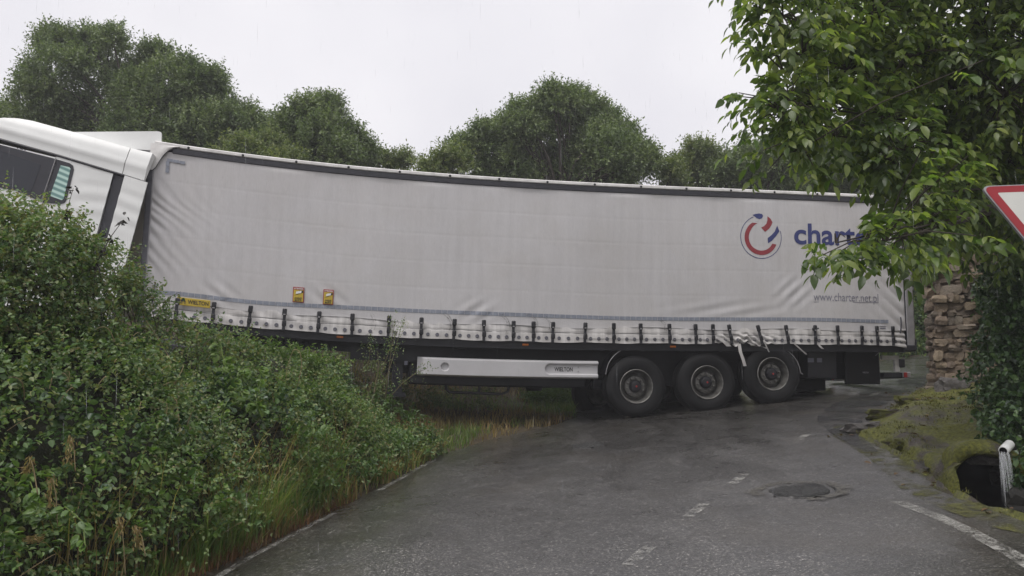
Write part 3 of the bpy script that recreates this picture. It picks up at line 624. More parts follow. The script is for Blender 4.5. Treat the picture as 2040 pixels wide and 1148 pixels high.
# reflective tape: blocks with thin gaps, following the slack of the curtain
tp = MB(); s = 0.20
def tz(s_): return 0.418+0.030*smooth(s_, 0.5, 4)-0.012*math.sin(s_*0.9)+0.018*math.sin(s_*2.4)*math.exp(-s_/2)-0.02*smooth(s_, 11, 13)-0.06*math.exp(-s_/0.3)
while s < 13.1:
    e_ = min(s+0.092, 13.1); tp.v += [(s, 0, tz(s)-0.032), (e_, 0, tz(e_)-0.032), (e_, 0, tz(e_)+0.032), (s, 0, tz(s)+0.032)]; b_ = len(tp.v)-4; tp.f.append((b_, b_+1, b_+2, b_+3)); s += 0.098
V_ = np.array(tp.v); V_[:, 1] = folds(V_[:, 0], V_[:, 2])-0.006
tp.v = [tuple(q) for q in V_]; tp.build('reflective_tape', M['tape'], tr, warp)
tp = MB()
for i in range(3): tp.box(0.225+i*0.095, 0.315+i*0.095, -0.012, -0.008, 2.545-0.004*i, 2.592-0.004*i)
for i in range(2): tp.box(0.212, 0.266, -0.012, -0.008, 2.36+i*0.095, 2.448+i*0.095)
tp.build('corner_tape', M['tape'], tr, lambda P: warp(np.c_[P[:, 0], P[:, 1]+folds(P[:, 0], P[:, 2])*0.6, P[:, 2]]))

# print on the curtain
def flat(name, poly, mat, parent=tr, y=-0.004, cx_=0.0, cz_=0.0, k=1.0):
    """flat print cut as a triangulated sheet lying on the curtain"""
    P_ = [(cx_+k*x, cz_+k*z) for x, z in poly]
    r2 = delaunay_2d_cdt([Vector(p) for p in P_], [(i, (i+1) % len(P_)) for i in range(len(P_))], [], 1, 1e-6)
    V2 = np.array([(p[0], 0, p[1]) for p in r2[0]]); V2[:, 1] = folds(V2[:, 0], V2[:, 2])+y if parent is tr and y > -0.02 else y
    me = bpy.data.meshes.new(name); me.from_pydata([tuple(q) for q in warp(V2)], [], [tuple(f) for f in r2[2]]); me.update()
    return link(name, me, mat, parent, False)
def arc(r0, a0, a1, n_=40, cx_=0, cz_=0): return [(cx_+r0*math.cos(R(a0+(a1-a0)*i/n_)), cz_+r0*math.sin(R(a0+(a1-a0)*i/n_))) for i in range(n_+1)]
LG = dict(cx_=10.605, cz_=1.965, k=0.405)
flat('logo_ring', arc(1.0, 112, 378, 70)+arc(0.972, 378, 112, 70), M['ink_blue'], **LG)
co = [(0.80*math.cos(R(a)), -0.03+0.80*math.sin(R(a))) for a in np.linspace(122, 338, 44)]
ci = [((0.60+0.06*smooth(a, 150, 112))*math.cos(R(a)), -0.03+(0.60+0.06*smooth(a, 150, 112))*math.sin(R(a))) for a in np.linspace(334, 116, 44)]
flat('logo_arc', co+[(0.74, -0.33)]+ci+[(-0.18, 0.63)], M['ink_red'], **LG)
flat('logo_wedge', [(0.31, 0.97), (0.46, 0.86), (0.56, 0.70), (0.50, 0.55), (0.38, 0.38), (0.19, 0.24), (0.0, 0.43), (0.14, 0.50), (0.26, 0.62), (0.31, 0.78)], M['ink_red'], **LG)
flat('logo_wedge', [(0.79, 0.55), (0.90, 0.29), (0.72, 0.05), (0.52, -0.16), (0.33, -0.29), (0.31, -0.05), (0.48, 0.08), (0.66, 0.26)], M['ink_blue'], **LG)
flat('logo_drop', [(-0.42, 1.0), (-0.28, 1.05), (-0.10, 1.08), (0.05, 1.06), (0.10, 0.97), (0.04, 0.86), (-0.08, 0.82), (-0.22, 0.86), (-0.32, 0.94)], M['ink_blue'], **LG)
def text(name, body, s0, s1, z0, hx, mat, parent=tr, y=-0.006, bold=0.0, shear=0.0, yf=True):
    """lettering: left edge s0, right edge s1, baseline z0, height hx of the tallest letter"""
    cu = bpy.data.curves.new(name, 'FONT'); cu.body = body; cu.size = 1.0; cu.offset = bold; cu.shear = shear; cu.extrude = 0.0
    tmp = bpy.data.objects.new(name, cu); C.objects.link(tmp); bpy.context.view_layer.update()
    me = bpy.data.meshes.new_from_object(tmp.evaluated_get(bpy.context.evaluated_depsgraph_get())); bpy.data.objects.remove(tmp)
    V2 = np.array([tuple(v.co) for v in me.vertices]); lo, hi = V2.min(0), V2.max(0); lo1 = min(lo[1], 0) if lo[1] > -0.05 else 0.0
    s_ = s0+(V2[:, 0]-lo[0])/(hi[0]-lo[0])*(s1-s0); z_ = z0+V2[:, 1]/hi[1]*hx
    yy = folds(s_, z_)+y if yf else np.full(len(s_), y)
    W_ = warp(np.c_[s_, yy, z_])
    for v, q in zip(me.vertices, W_): v.co = q
    me.materials.clear(); me.name = name; me.update(); return link(name, me, mat, parent, False)
text('lettering', 'charter', 11.262, 13.02, 1.862, 0.385, M['ink_blue'], bold=0.022)
text('web_address', 'www.charter.net.pl', 11.62, 12.915, 0.80, 0.15, M['ink_grey'], bold=-0.004)
flat('underline', [(11.62, 0.772), (12.92, 0.782), (12.92, 0.791), (11.62, 0.781)], M['ink_grey'])
CAMEL = [(-1.0, 0.55), (-0.92, 0.62), (-0.80, 0.60), (-0.72, 0.30), (-0.55, 0.28), (-0.40, 0.75), (-0.25, 0.95), (-0.10, 0.62), (0.05, 0.58), (0.22, 0.95), (0.38, 0.85), (0.55, 0.45), (0.78, -0.05), (0.85, -0.80), (0.74, -0.80), (0.66, -0.15), (0.45, 0.0), (0.52, -0.80), (0.40, -0.80), (0.28, -0.02), (-0.12, -0.05), (-0.22, -0.80), (-0.34, -0.80), (-0.32, -0.02), (-0.45, -0.05), (-0.52, -0.80), (-0.63, -0.80), (-0.58, 0.05), (-0.78, 0.10), (-0.86, 0.45)]
def plate_y(y): return dict(parent=tr, y=y)
MB().box(0.535, 1.05, -0.075, -0.060, 0.236, 0.362, n=2, bev=0.004).build('maker_plate', M['yellow'], tr, lambda P: warp(np.c_[P[:, 0], P[:, 1], P[:, 2]]))
flat('plate_emblem', CAMEL, M['ink_black'], y=-0.078, cx_=0.63, cz_=0.302, k=0.055)
text('plate_lettering', 'WIELTON', 0.705, 1.025, 0.272, 0.062, M['ink_black'], y=-0.078, bold=0.02, yf=False)
# two warning stickers
for s0, s1, nm in ((2.335, 2.515, 'a'), (2.826, 2.994, 'b')):
    y_ = -0.020; z0, z1 = 0.468, 0.718; w_ = s1-s0
    st = MB().box(s0, s1, y_, y_+0.012, z0, z1).build('warning_sticker', M['red'], tr, lambda P: warp(np.c_[P[:, 0], P[:, 1]+folds(P[:, 0], P[:, 2]), P[:, 2]]))
    st['label'] = 'rectangular red bordered yellow sticker' if nm == 'a' else 'narrower folded red bordered yellow sticker'
    kw = dict(parent=st, y=-0.03)
    flat('sticker_field', [(s0+.012, z0+.012), (s1-.012, z0+.012), (s1-.012, z1-.045), (s0+.012, z1-.045)], M['yellow'], **kw)
    kw['y'] = -0.032
    flat('sticker_pictogram', [(s0+.015, z0+.10), (s1-.015, z0+.165), (s1-.015, z1-.055), (s0+.09, z1-.055), (s1-.05, z0+.165)], M['ink_black'], **kw)
    kw['y'] = -0.034
    flat('sticker_lorry', [(s0+.045, z0+.135), (s1-.045, z0+.155), (s1-.04, z0+.195), (s0+.055, z0+.175)], M['white'], **kw)
    text('sticker_title', 'ATTENTION', s0+.015, s1-.015, z1-.036, 0.022, M['white'], st, -0.034, 0.03, yf=False)
    text('sticker_text', 'ANGLES', s0+.03, s1-.03, z0+.055, 0.026, M['ink_black'], st, -0.034, 0.03, yf=False)
    text('sticker_text', 'MORTS', s0+.035, s1-.035, z0+.020, 0.026, M['ink_black'], st, -0.034, 0.03, yf=False)
MB().box(11.56, 11.68, -0.07, -0.02, 0.245, 0.30, bev=0.01).build('broken_buckle', M['black'], tr, warp)
MB().box(12.92, 13.05, -0.012, -0.004, 0.345, 0.352).box(12.93, 13.04, -0.012, -0.004, 0.30, 0.318).build('small_print', M['ink_grey'], tr, warp)
m, n, b = mat_new('scuff'); b.inputs['Base Color'].default_value = (0.10, 0.095, 0.09, 1); b.inputs['Roughness'].default_value = 0.6
n.links.new(ramp(n, [(0.45, (0, 0, 0)), (0.65, (0.6, 0.6, 0.6))], noise_tex(n, 14, 5, 0.7, coords(n))), b.inputs['Alpha']); M['scuff'] = m
for s0, z0, a0, a1, rr in ((3.42, 0.20, -60, 40, 0.30), (5.75, 0.24, -30, 80, 0.24), (6.28, 0.28, 0, 100, 0.20), (6.5, 0.26, -20, 85, 0.22), (8.6, 0.25, -10, 80, 0.2), (9.15, 0.25, -30, 70, 0.18), (4.75, 0.22, -20, 70, 0.26)):
    for rw in (rr, rr*0.86):
        flat('scuff_mark', arc(rw, a0, a1, 14, s0, z0)+arc(rw-0.022, a1, a0, 14, s0, z0), M['scuff'], y=-0.062 if z0 < 0.22 else -0.032)
# torn strips of the skirt
def strip(name, pts, wd, mat):
    pts = np.array(pts, float); n_ = 10; t = np.linspace(0, len(pts)-1, n_); i = np.minimum(t.astype(int), len(pts)-2); f = (t-i)[:, None]; p = pts[i]*(1-f)+pts[i+1]*f
    V_ = np.concatenate([np.stack([p+np.array([-wd/2*(1-.4*k/n_), 0, 0]) for k in (0,)], 1)[:, 0], p+np.array([wd/2, -0.012, 0])]); 
    return mesh_np(name, warp(V_), [np.array([(a, a+1, n_+a+1, n_+a) for a in range(n_-1)])], mat, tr, True)
for pts_, wd in (([(10.13, -0.06, 0.0), (10.15, -0.07, -0.15), (10.20, -0.07, -0.28), (10.24, -0.06, -0.40)], 0.055), ([(10.30, -0.06, 0.02), (10.42, -0.08, -0.04), (10.60, -0.07, -0.06), (10.66, -0.07, -0.09)], 0.05), ([(9.74, -0.06, 0.10), (9.86, -0.08, 0.02), (9.93, -0.08, -0.05)], 0.09), ([(11.20, -0.05, 0.0), (11.30, -0.06, -0.09), (11.42, -0.06, -0.19)], 0.03), ([(10.62, -0.05, 0.03), (10.66, -0.06, -0.07), (10.70, -0.06, -0.15)], 0.018), ([(11.66, -0.06, -0.01), (11.70, -0.07, -0.06), (11.74, -0.07, -0.09)], 0.04), ([(11.6, -0.05, 0.29), (11.66, -0.07, 0.25), (11.69, -0.07, 0.19)], 0.06)):
    strip('torn_strip', pts_, wd, M['skirt'])
# chassis
ch = MB()
ch.box(0.05, 13.45, 0.02, 0.10, -0.13, 0.10, n=40).build('side_rail', M['chassis'], tr, warp)
MB().box(0.05, 13.5, 0.10, 2.45, 0.0, 0.09, n=30).build('floor', M['chassis'], tr, warp)
for y0 in (0.62, 1.78):
    mb_ = MB(); mb_.box(0.6, 13.3, y0, y0+0.14, -0.30, 0.0, n=30); mb_.box(3.9, 13.0, y0+0.02, y0+0.12, -0.62, -0.30, n=20); mb_.build('chassis_beam', M['chassis'], tr, warp)
mb_ = MB()
for s in np.arange(1.0, 13.2, 0.75): mb_.box(s, s+0.08, 0.10, 2.42, -0.12, 0.0)
mb_.build('cross_members', M['chassis'], tr, warp)
MB().box(3.3, 4.9, 0.30, 2.2, -0.42, -0.10, n=3).build('tool_tray', M['chassis'], tr, warp)
MB().box(4.3, 7.45, 0.40, 2.15, -0.80, -0.30, n=6, bev=0.03).build('pallet_box', M['chassis'], tr, warp)
MB().tube([(4.95, .5, -0.70), (4.97, .5, -0.86), (5.03, .5, -0.915), (5.95, .5, -0.925), (6.06, .5, -0.88), (6.1, .5, -0.7)], 0.026, 8).tube([(5.55, .5, -0.70), (5.55, .5, -0.92)], 0.022, 6).build('spare_wheel_carrier', M['black'], tr, warp)
MB().lathe([(0, -0.15), (0.42, -0.15), (0.5, -0.08), (0.5, 0.08), (0.42, 0.15), (0, 0.15)], 24).build('air_tank', M['chassis'], tr, lambda P: warp(np.c_[P[:, 2]*0.32+6.6, P[:, 0]*0.3+0.9, P[:, 1]*1.0-0.72]), smooth_=True)
for y0 in (0.42, 1.95):
    lg = MB(); lg.box(4.02, 4.20, y0, y0+0.16, -0.95, -0.05); lg.build('landing_leg', M['black'], tr, warp, auto=40)
    MB().box(3.95, 4.27, y0-0.05, y0+0.21, -1.02, -0.95).build('leg_foot', M['black'], tr, warp)
flat('tag_plate', [(4.22, -0.40), (4.275, -0.40), (4.275, -0.47), (4.22, -0.47)], M['ink_grey'], y=0.30)
MB().prism([(3.78, -0.12), (4.06, -0.10), (4.07, -0.50), (3.98, -0.36)], 0.36, 0.375).build('torn_flap', plain('muddy_rubber', (0.10, 0.085, 0.05), 0.7, var=0.4, bmp=0.3), tr, warp)
for s in (3.132, 6.27, 8.924): MB().box(s-0.055, s+0.055, 0.0, 0.02, -0.075, -0.038, bev=0.008).build('side_marker', M['orange'], tr, warp)
# side guard with round and slotted recesses
def sd_slot(s, z):
    d1 = np.hypot(s-4.90, z+0.472)-0.066
    px_ = np.clip(s, 6.72, 8.2); d2 = np.hypot(s-px_, z+0.468)-0.088; return np.minimum(d1, d2)
def guard_y(s, z):
    y = 0.02+0.045*smooth(sd_slot(s, z), 0.006, -0.010)
    zt = -0.318; zb = -0.632; e_ = 0.06*(1-smooth(np.minimum(zt-z, z-zb), 0, 0.035))**2; y = y+e_
    y = y+0.16*(1-smooth(s, 4.43, 4.60))**2+0.08*smooth(s, 7.575, 7.59); return y
gridmesh('side_guard', np.unique(np.concatenate([np.linspace(4.435, 5.05, 80), np.linspace(5.05, 6.55, 10), np.linspace(6.55, 7.59, 110)])), np.linspace(-0.632, -0.318, 48), guard_y, M['guard'], tr)
MB().box(4.55, 7.58, 0.09, 0.13, -0.62, -0.33, n=6).build('guard_backing', M['chassis'], tr, warp)
text('guard_lettering', 'WIELTON', 6.80, 7.125, -0.503, 0.070, M['ink_black'], y=0.061, bold=0.02, yf=False)
flat('guard_emblem', CAMEL, M['ink_black'], y=0.061, cx_=6.74, cz_=-0.468, k=0.042)
for z in (-0.43, -0.505): MB().lathe([(0, -0.006), (0.013, -0.005), (0.013, 0.01)], 8, (7.225, 0.06, z)).build('guard_bolt', M['alu'], tr, warp)
# wheels
TY = MB().lathe([(0.30, 0.02), (0.315, -0.005), (0.36, -0.022), (0.44, -0.028), (0.49, -0.012), (0.515, 0.02), (0.535, 0.035), (0.540, 0.07), (0.540, 0.13), (0.530, 0.135), (0.530, 0.15), (0.540, 0.155), (0.540, 0.215), (0.530, 0.22), (0.530, 0.235), (0.540, 0.24), (0.540, 0.32), (0.515, 0.35), (0.44, 0.39), (0.30, 0.37)], 56)
RM = MB().lathe([(0.302, 0.02), (0.297, 0.0), (0.288, 0.0), (0.280, 0.03), (0.262, 0.075), (0.250, 0.14), (0.248, 0.17), (0.205, 0.15), (0.195, 0.11), (0.185, 0.085), (0.172, 0.078), (0.120, 0.080), (0.112, 0.09), (0.0, 0.09)], 48)
HB = MB().lathe([(0.110, 0.09), (0.105, 0.03), (0.085, 0.005), (0.045, -0.005), (0.0, -0.006)], 24)
CAPM = MB().lathe([(0.018, -0.004), (0.015, -0.014), (0.0, -0.016)], 14)
NU = MB().lathe([(0.0, 0.035), (0.012, 0.037), (0.016, 0.045), (0.018, 0.085)], 8)
LIP = MB().lathe([(0.297, 0.004), (0.300, -0.006), (0.294, -0.010), (0.287, -0.006), (0.285, 0.004)], 48)
cache = {}
def wheel(parent, mtx, mirror=False):
    e = empty('wheel', parent=parent); e.matrix_local = mtx @ (Matrix.Rotation(math.pi, 4, 'Z') if mirror else Matrix.Identity(4))
    def sub(nm, mb_, mt, loc=None):
        if nm not in cache:
            o = mb_.build(nm, mt, e, auto=35); cache[nm] = o.data
        else: o = bpy.data.objects.new(nm, cache[nm]); C.objects.link(o); o.parent = e
        if loc: o.location = loc
    sub('tyre', TY, M['rubber']); sub('rim', RM, M['steel']); sub('hub', HB, M['chassis']); sub('hub_cap', CAPM, M['red']); sub('rim_lip', LIP, M['chrome'])
    if not mirror:
        for k in range(10):
            a = 2*math.pi*k/10+0.2; sub('wheel_nut', NU, M['chrome'], (0.152*math.cos(a), 0.0, 0.152*math.sin(a)))
    return e
HUBS = [(8.275, -0.757), (9.58, -0.687), (10.828, -0.537)]
for s, z in HUBS:
    wheel(tr, wmat(s, 0.05, z)); wheel(tr, wmat(s-0.08, 2.48, z+{8.275: -0.16, 9.58: -0.09}.get(s, -0.02)), True)
    MB().tube([(s, 0.4, z), (s, 2.2, z)], 0.09, 10).build('axle', M['chassis'], tr, warp)
    MB().box(s-0.65, s+0.15, 0.55, 0.66, z-0.06, z+0.12, n=2).build('suspension_arm', M['chassis'], tr, warp)
def mudguard(s0, pts, y0=0.04, y1=0.42):
    V_ = []; 
    for s, z in pts: V_ += [(s, y0, z-0.012), (s, y0+0.015, z), (s, y1, z)]
    mesh_np('mudguard', warp(V_), [grid_faces(3, len(pts))], M['black'], tr, True)
    MB().tube([(s, y0-0.004, z) for s, z in pts], 0.0065, 5).build('mudguard_edge', M['alu'], tr, warp)
mg = [(7.713, -0.55), (7.722, -0.48), (7.755, -0.366), (7.80, -0.29), (7.861, -0.216), (7.93, -0.16), (7.996, -0.118), (8.08, -0.075), (8.16, -0.05)]
mudguard(0, mg)
mg2 = [(10.95, -0.055), (11.05, -0.09), (11.148, -0.148), (11.23, -0.225), (11.291, -0.311), (11.335, -0.42), (11.355, -0.52), (11.40, -0.545)]
mudguard(0, mg2)
for s0, s1 in ((8.3, 9.5), (9.6, 10.8)):
    MB().box(s0, s1, 0.12, 0.45, -0.12, -0.10, n=3).build('mudguard_link', M['black'], tr, warp)
MB().box(11.62, 12.2, 0.25, 0.6, -0.62, -0.10, bev=0.02).build('battery_box', M['black'], tr, warp)
flat('valve_labels', [(11.62, -0.24), (11.74, -0.24), (11.74, -0.32), (11.62, -0.32)], M['ink_grey'], y=0.243)
flat('valve_labels', [(11.80, -0.24), (11.90, -0.24), (11.90, -0.32), (11.80, -0.32)], M['ink_grey'], y=0.243)
MB().box(12.40, 13.10, 0.30, 0.36, -0.72, -0.05, bev=0.01).build('mudflap', M['rubber'], tr, warp)
MB().box(11.45, 12.35, 0.9, 2.2, -0.84, -0.1, bev=0.02).build('mudflap', M['rubber'], tr, warp)  # both flaps reach lower so their black also fills in the shadow under the tail
text('flap_lettering', 'WIELTON', 12.74, 12.86, -0.515, 0.03, M['alu'], y=0.296, bold=0.03, yf=False)
MB().tube([(12.95, 0.2, -0.19), (13.06, 0.2, -0.10), (13.08, 0.2, -0.03)], 0.008, 5).build('stay_rod', M['alu'], tr, warp)
MB().box(13.10, 13.45, 0.22, 0.28, -0.26, -0.18).box(13.36, 13.45, 0.22, 0.28, -0.48, -0.18).build('lamp_bracket', M['rail'], tr, warp)
MB().box(13.44, 13.56, 0.20, 0.34, -0.40, -0.24, bev=0.015).build('tail_lamp', M['black'], tr, warp)
MB().box(13.42, 13.56, 0.05, 2.50, -0.60, -0.49, n=2, bev=0.012).build('underrun_bar', M['alu'], tr, warp)
MB().box(13.05, 13.42, 0.10, 0.24, -0.60, -0.50, bev=0.01).build('bar_stay', M['black'], tr, warp)
MB().box(13.41, 13.475, 0.042, 0.048, -0.592, -0.498).build('reflector', M['red'], tr, warp)
MB().box(13.35, 13.42, 2.40, 2.5, -0.592, -0.498).build('reflector', M['red'], tr, warp)

# ------------------------------------------------------------------ tractor unit (local: x = towards the trailer, z = up, origin = rear top corner of the side fairing)
def tz_roof(x):
    return float(np.interp(x, [-2.75, -2.55, -2.31, -2.09, -1.88, -1.57, -0.76, -0.37, 0], [-0.55, -0.18, 0.0, 0.055, 0.072, 0.058, 0.019, -0.008, -0.004]))
cabpaint = M['white']
def side_panel(name, xs, zlo, zhi, nz, yf, mat, parent=tx):
    V_ = []
    for x in xs:
        a, b_ = zlo(x), zhi(x)
        for t in np.linspace(0, 1, nz): z = a+(b_-a)*t; V_.append((x, yf(x, z), z))
    return mesh_np(name, V_, [grid_faces(nz, len(xs))], mat, parent, True)
def bulge(x, z):    # the crease along the roof fairing, softened towards the roof
    zc_ = -0.17-0.052*(x+2.264); return 0.02*math.exp(-((z-zc_)/0.05)**2)*-1+0.16*float(smooth(z, zc_+0.02, 0.30))**1.3
zl = lambda x: float(np.interp(x, [-2.75, -2.22, -1.31, -0.31, 0.06], [-0.36, -0.325, -0.375, -0.455, -0.487]))
xsr = list(np.linspace(-2.75, -0.345, 36))
roof_v = []
def cab_section(x, z1, y0f, wid=2.5):
    z0 = zl(x); pr = []
    for t in np.linspace(0, 1, 12):
        z = z0+(z1-z0)*t; pr.append((x, y0f(x, z), z))
    top = [(x, y0f(x, z1)+0.05+k*(wid-0.1-2*y0f(x, z1))/6, z1+0.035*math.sin(math.pi*(k+0.3)/6.6)) for k in range(7)]
    rt = [(x, wid-q[1], q[2]) for q in reversed(pr)]
    return pr+top+rt
def loft(name, secs, mat, parent, close=True):
    n_ = len(secs[0]); V_ = [q for s_ in secs for q in s_]; f = [grid_faces(n_, len(secs))]
    o = mesh_np(name, V_, f, mat, parent, True); me = o.data
    bm = bmesh.new(); bm.from_mesh(me); bm.verts.ensure_lookup_table()
    if close:
        try: bm.faces.new([bm.verts[i] for i in range(n_)]); bm.faces.new([bm.verts[len(secs)*n_-1-i] for i in range(n_)])
        except Exception: pass
    bmesh.ops.recalc_face_normals(bm, faces=bm.faces); bm.to_mesh(me); bm.free(); me.set_sharp_from_angle(angle=R(40)); return o
loft('roof_fairing', [cab_section(x, tz_roof(x), bulge) for x in xsr], cabpaint, tx)
# corner piece of the fairing behind the seam
loft('fairing_corner', [[(x, bulge(x, z)+0.004, z) for z in np.linspace(zl(x)+0.0, tz_roof(x), 10)]+[(x, 0.22, tz_roof(x)-0.01), (x, 0.06, zl(x))] for x in np.linspace(-0.335, 0.0, 8)], cabpaint, tx)
side_fair = [[(x, 0.0-0.006*math.sin(z*26+x*5)*float(smooth(z, -1.45, -1.2)*(1-smooth(z, -0.75, -0.55))), z) for z in np.linspace(-3.0, zl(x)-0.012, 60)]+[(x, 0.03, zl(x)-0.012), (x, 0.03, -3.0)] for x in np.linspace(-0.30, 0.06, 8)]
loft('side_fairing', side_fair, cabpaint, tx)
# dark strip between cab and fairing, drip line above the door
MB().prism([(-0.488, -0.47), (-0.305, -0.47), (-0.300, -0.9), (-0.290, -3.0), (-0.468, -3.0), (-0.462, -1.5)], 0.05, 0.11).build('gap_seal', M['band'], tx)
MB().tube([(-2.72, 0.012, -0.325), (-2.21, 0.012, -0.345), (-1.306, 0.012, -0.392), (-0.31, 0.012, -0.470)], 0.022, 8).build('drip_rail', M['band'], tx)
# cab side with a rear window; door with its window
def cab_side(y, k):
    V_ = []
    xs_ = np.linspace(-1.36, -0.475, 14); zs_ = np.linspace(-3.0, -0.40, 60)
    for x in xs_:
        for z in zs_:
            zt = zl(x)-0.03; zz = min(z, zt); rip = 0.006*math.sin((zz-0.14*x)*24+1.0)*float(smooth(zz, -1.35, -1.1)*(1-smooth(zz, -0.75, -0.55))*smooth(x, -1.0, -0.88))
            V_.append((x, y-k*rip, zz))
    return V_
o = mesh_np('cab_side', cab_side(0.012, 1), [grid_faces(60, 14)], cabpaint, tx, True)
MB().box(-2.62, -0.48, 0.04, 2.46, -3.0, -0.42, bev=0.03).build('cab', cabpaint, tx)
MB().prism([(-2.66, -0.40), (-1.36, -0.43), (-1.375, -3.0), (-2.60, -3.0)], 0.0, 0.04).build('door', cabpaint, tx)
dn = bpy.data.objects['door']
MB().prism([(-2.30, -0.425), (-1.352, -0.455), (-1.372, -1.165), (-1.80, -1.075), (-2.02, -1.085), (-2.50, -1.10)], -0.012, 0.0).build('window_surround', M['band'], dn)
MB().prism([(-2.27, -0.505), (-1.53, -0.60), (-1.56, -1.06), (-1.84, -1.045), (-2.45, -1.07)], -0.016, -0.012).build('door_window', M['glass_dark'], dn)
MB().tube([(-1.350, -0.014, -0.44), (-1.362, -0.014, -0.80), (-1.380, -0.014, -1.17)], 0.006, 5).build('door_edge', M['alu'], dn)
MB().lathe([(0, -0.004), (0.010, -0.004), (0.01, 0.01)], 8, (-1.936, -0.0, -0.418)).box(-1.895, -1.855, -0.008, 0.004, -0.425, -0.410).lathe([(0, -0.004), (0.009, -0.004), (0.009, 0.01)], 8, (-1.822, 0.0, -0.424)).build('door_fittings', M['band'], dn)
rwf = MB(); rwf.prism([(-1.345, -0.455), (-1.14, -0.470), (-1.085, -0.495), (-1.055, -0.555), (-1.038, -1.05), (-1.055, -1.10), (-1.10, -1.13), (-1.364, -1.168)], 0.000, 0.012)
rw_ = rwf.build('rear_side_window', M['band'], tx)
MB().prism([(-1.255, -0.535), (-1.125, -0.535), (-1.102, -0.555), (-1.078, -1.045), (-1.10, -1.07), (-1.283, -1.045)], -0.004, 0.000).build('pane', M['pane_reflection'], rw_)
# roof air deflector seen over the side
MB().prism([(-1.75, 0.03), (-1.553, 0.05), (-0.12, 0.425), (-0.065, 0.428), (-0.048, 0.405), (0.018, 0.115), (-0.567, 0.018), (-0.9, 0.0)], 0.34, 0.39).prism([(-1.75, 0.03), (-1.553, 0.05), (-0.62, 0.28), (-0.62, 0.24), (-1.5, 0.02)], 0.39, 2.1).build('roof_deflector', M['white'], tx, auto=40)
MB().box(-0.40, -0.02, 0.40, 2.1, -0.10, 0.10).build('deflector_frame', M['alu'], tx)
MB().box(-0.03, 0.015, 0.40, 0.46, 0.02, 0.115).build('deflector_hinge', M['post'], tx)
# front and running gear, hidden by the hedge
MB().prism([(-2.62, -0.9), (-2.74, -0.95), (-2.80, -1.85), (-2.62, -1.85)], 0.14, 2.36).build('windscreen', M['glass_dark'], tx)
MB().box(-2.85, -2.55, 0.02, 2.48, -3.55, -1.95, bev=0.06).build('bumper', cabpaint, tx)
for y_ in (-0.22, 2.56): MB().box(-2.62, -2.48, y_, y_+0.16, -1.55, -0.85, bev=0.03).build('mirror', M['band'], tx)
MB().box(-2.5, 3.3, 0.80, 0.90, -3.15, -2.85).box(-2.5, 3.3, 1.6, 1.7, -3.15, -2.85).build('chassis_rail', M['chassis'], tx)
MB().box(0.4, 2.1, 0.20, 0.75, -3.45, -2.85, bev=0.08).build('fuel_tank', M['black'], tx)
for xw in (-1.35, 2.95):
    for yw, mr in ((0.06, False), (2.44, True)): wheel(tx, Matrix.Translation((xw, yw, -3.33)), mr)
mgp = [(2.95+0.62*math.cos(R(a)), -3.33+0.62*math.sin(R(a))) for a in range(-5, 190, 12)]
V_ = []
for x, z in mgp: V_ += [(x, 0.02, z-0.01), (x, 0.04, z+0.05), (x, 0.62, z+0.05)]
mesh_np('rear_mudguard', V_, [grid_faces(3, len(mgp))], M['black'], tx, True)
MB().box(3.50, 3.56, 0.08, 0.30, -3.02, -2.86, bev=0.01).build('tail_lamp', M['red'], tx)

# ------------------------------------------------------------------ vegetation
def leaf_np(P, D, Nn, L, W, detail=2):
    """vertices and faces of n separate leaves; base P, direction D, face normal Nn"""
    n = len(P); D = nrm(D); S = nrm(np.cross(Nn, D)); Nn = np.cross(D, S); L = np.broadcast_to(L, n)[:, None]; W = np.broadcast_to(W, n)[:, None]
    if detail == 2:
        V = np.stack([P, P+D*L*0.45+S*W*0.5+Nn*W*0.14, P+D*L-Nn*L*0.10, P+D*L*0.45-S*W*0.5+Nn*W*0.14], 1).reshape(-1, 3)
        i = np.arange(n)[:, None]*4; return V, [np.concatenate([i+np.array([0, 2, 1]), i+np.array([0, 3, 2])])]
    if detail == 4:    # ovate
        V = np.stack([P, P+D*L*0.30+S*W*0.48+Nn*W*0.15, P+D*L*0.68+S*W*0.38+Nn*W*0.08, P+D*L-Nn*L*0.16, P+D*L*0.68-S*W*0.38+Nn*W*0.08, P+D*L*0.30-S*W*0.48+Nn*W*0.15], 1).reshape(-1, 3)
        i = np.arange(n)[:, None]*6; return V, [np.concatenate([i+np.array([0, 3, 2, 1]), i+np.array([0, 5, 4, 3])])]
    V = np.stack([P, P+D*L*.22+S*W*.42+Nn*W*.13, P+D*L*.55+S*W*.48+Nn*W*.12-Nn*L*.03, P+D*L*.82+S*W*.25-Nn*L*.10, P+D*L-Nn*L*.20,
                  P+D*L*.82-S*W*.25-Nn*L*.10, P+D*L*.55-S*W*.48+Nn*W*.12-Nn*L*.03, P+D*L*.22-S*W*.42+Nn*W*.13, P+D*L*.25, P+D*L*.55-Nn*L*.04, P+D*L*.82-Nn*L*.12], 1).reshape(-1, 3)
    i = np.arange(n)[:, None]*11; q = [[0, 8, 1, 1], [8, 9, 2, 1], [9, 10, 3, 2], [0, 7, 8, 8], [7, 6, 9, 8], [6, 5, 10, 9]]
    f4 = np.concatenate([i+np.array(k) for k in ([8, 9, 2, 1], [9, 10, 3, 2], [7, 6, 9, 8], [6, 5, 10, 9])]); f3 = np.concatenate([i+np.array(k) for k in ([0, 8, 1], [0, 7, 8], [10, 4, 3], [5, 4, 10])])
    return V, [f4, f3]
def rand_dirs(n):
    v = rng.normal(size=(n, 3)); return nrm(v)
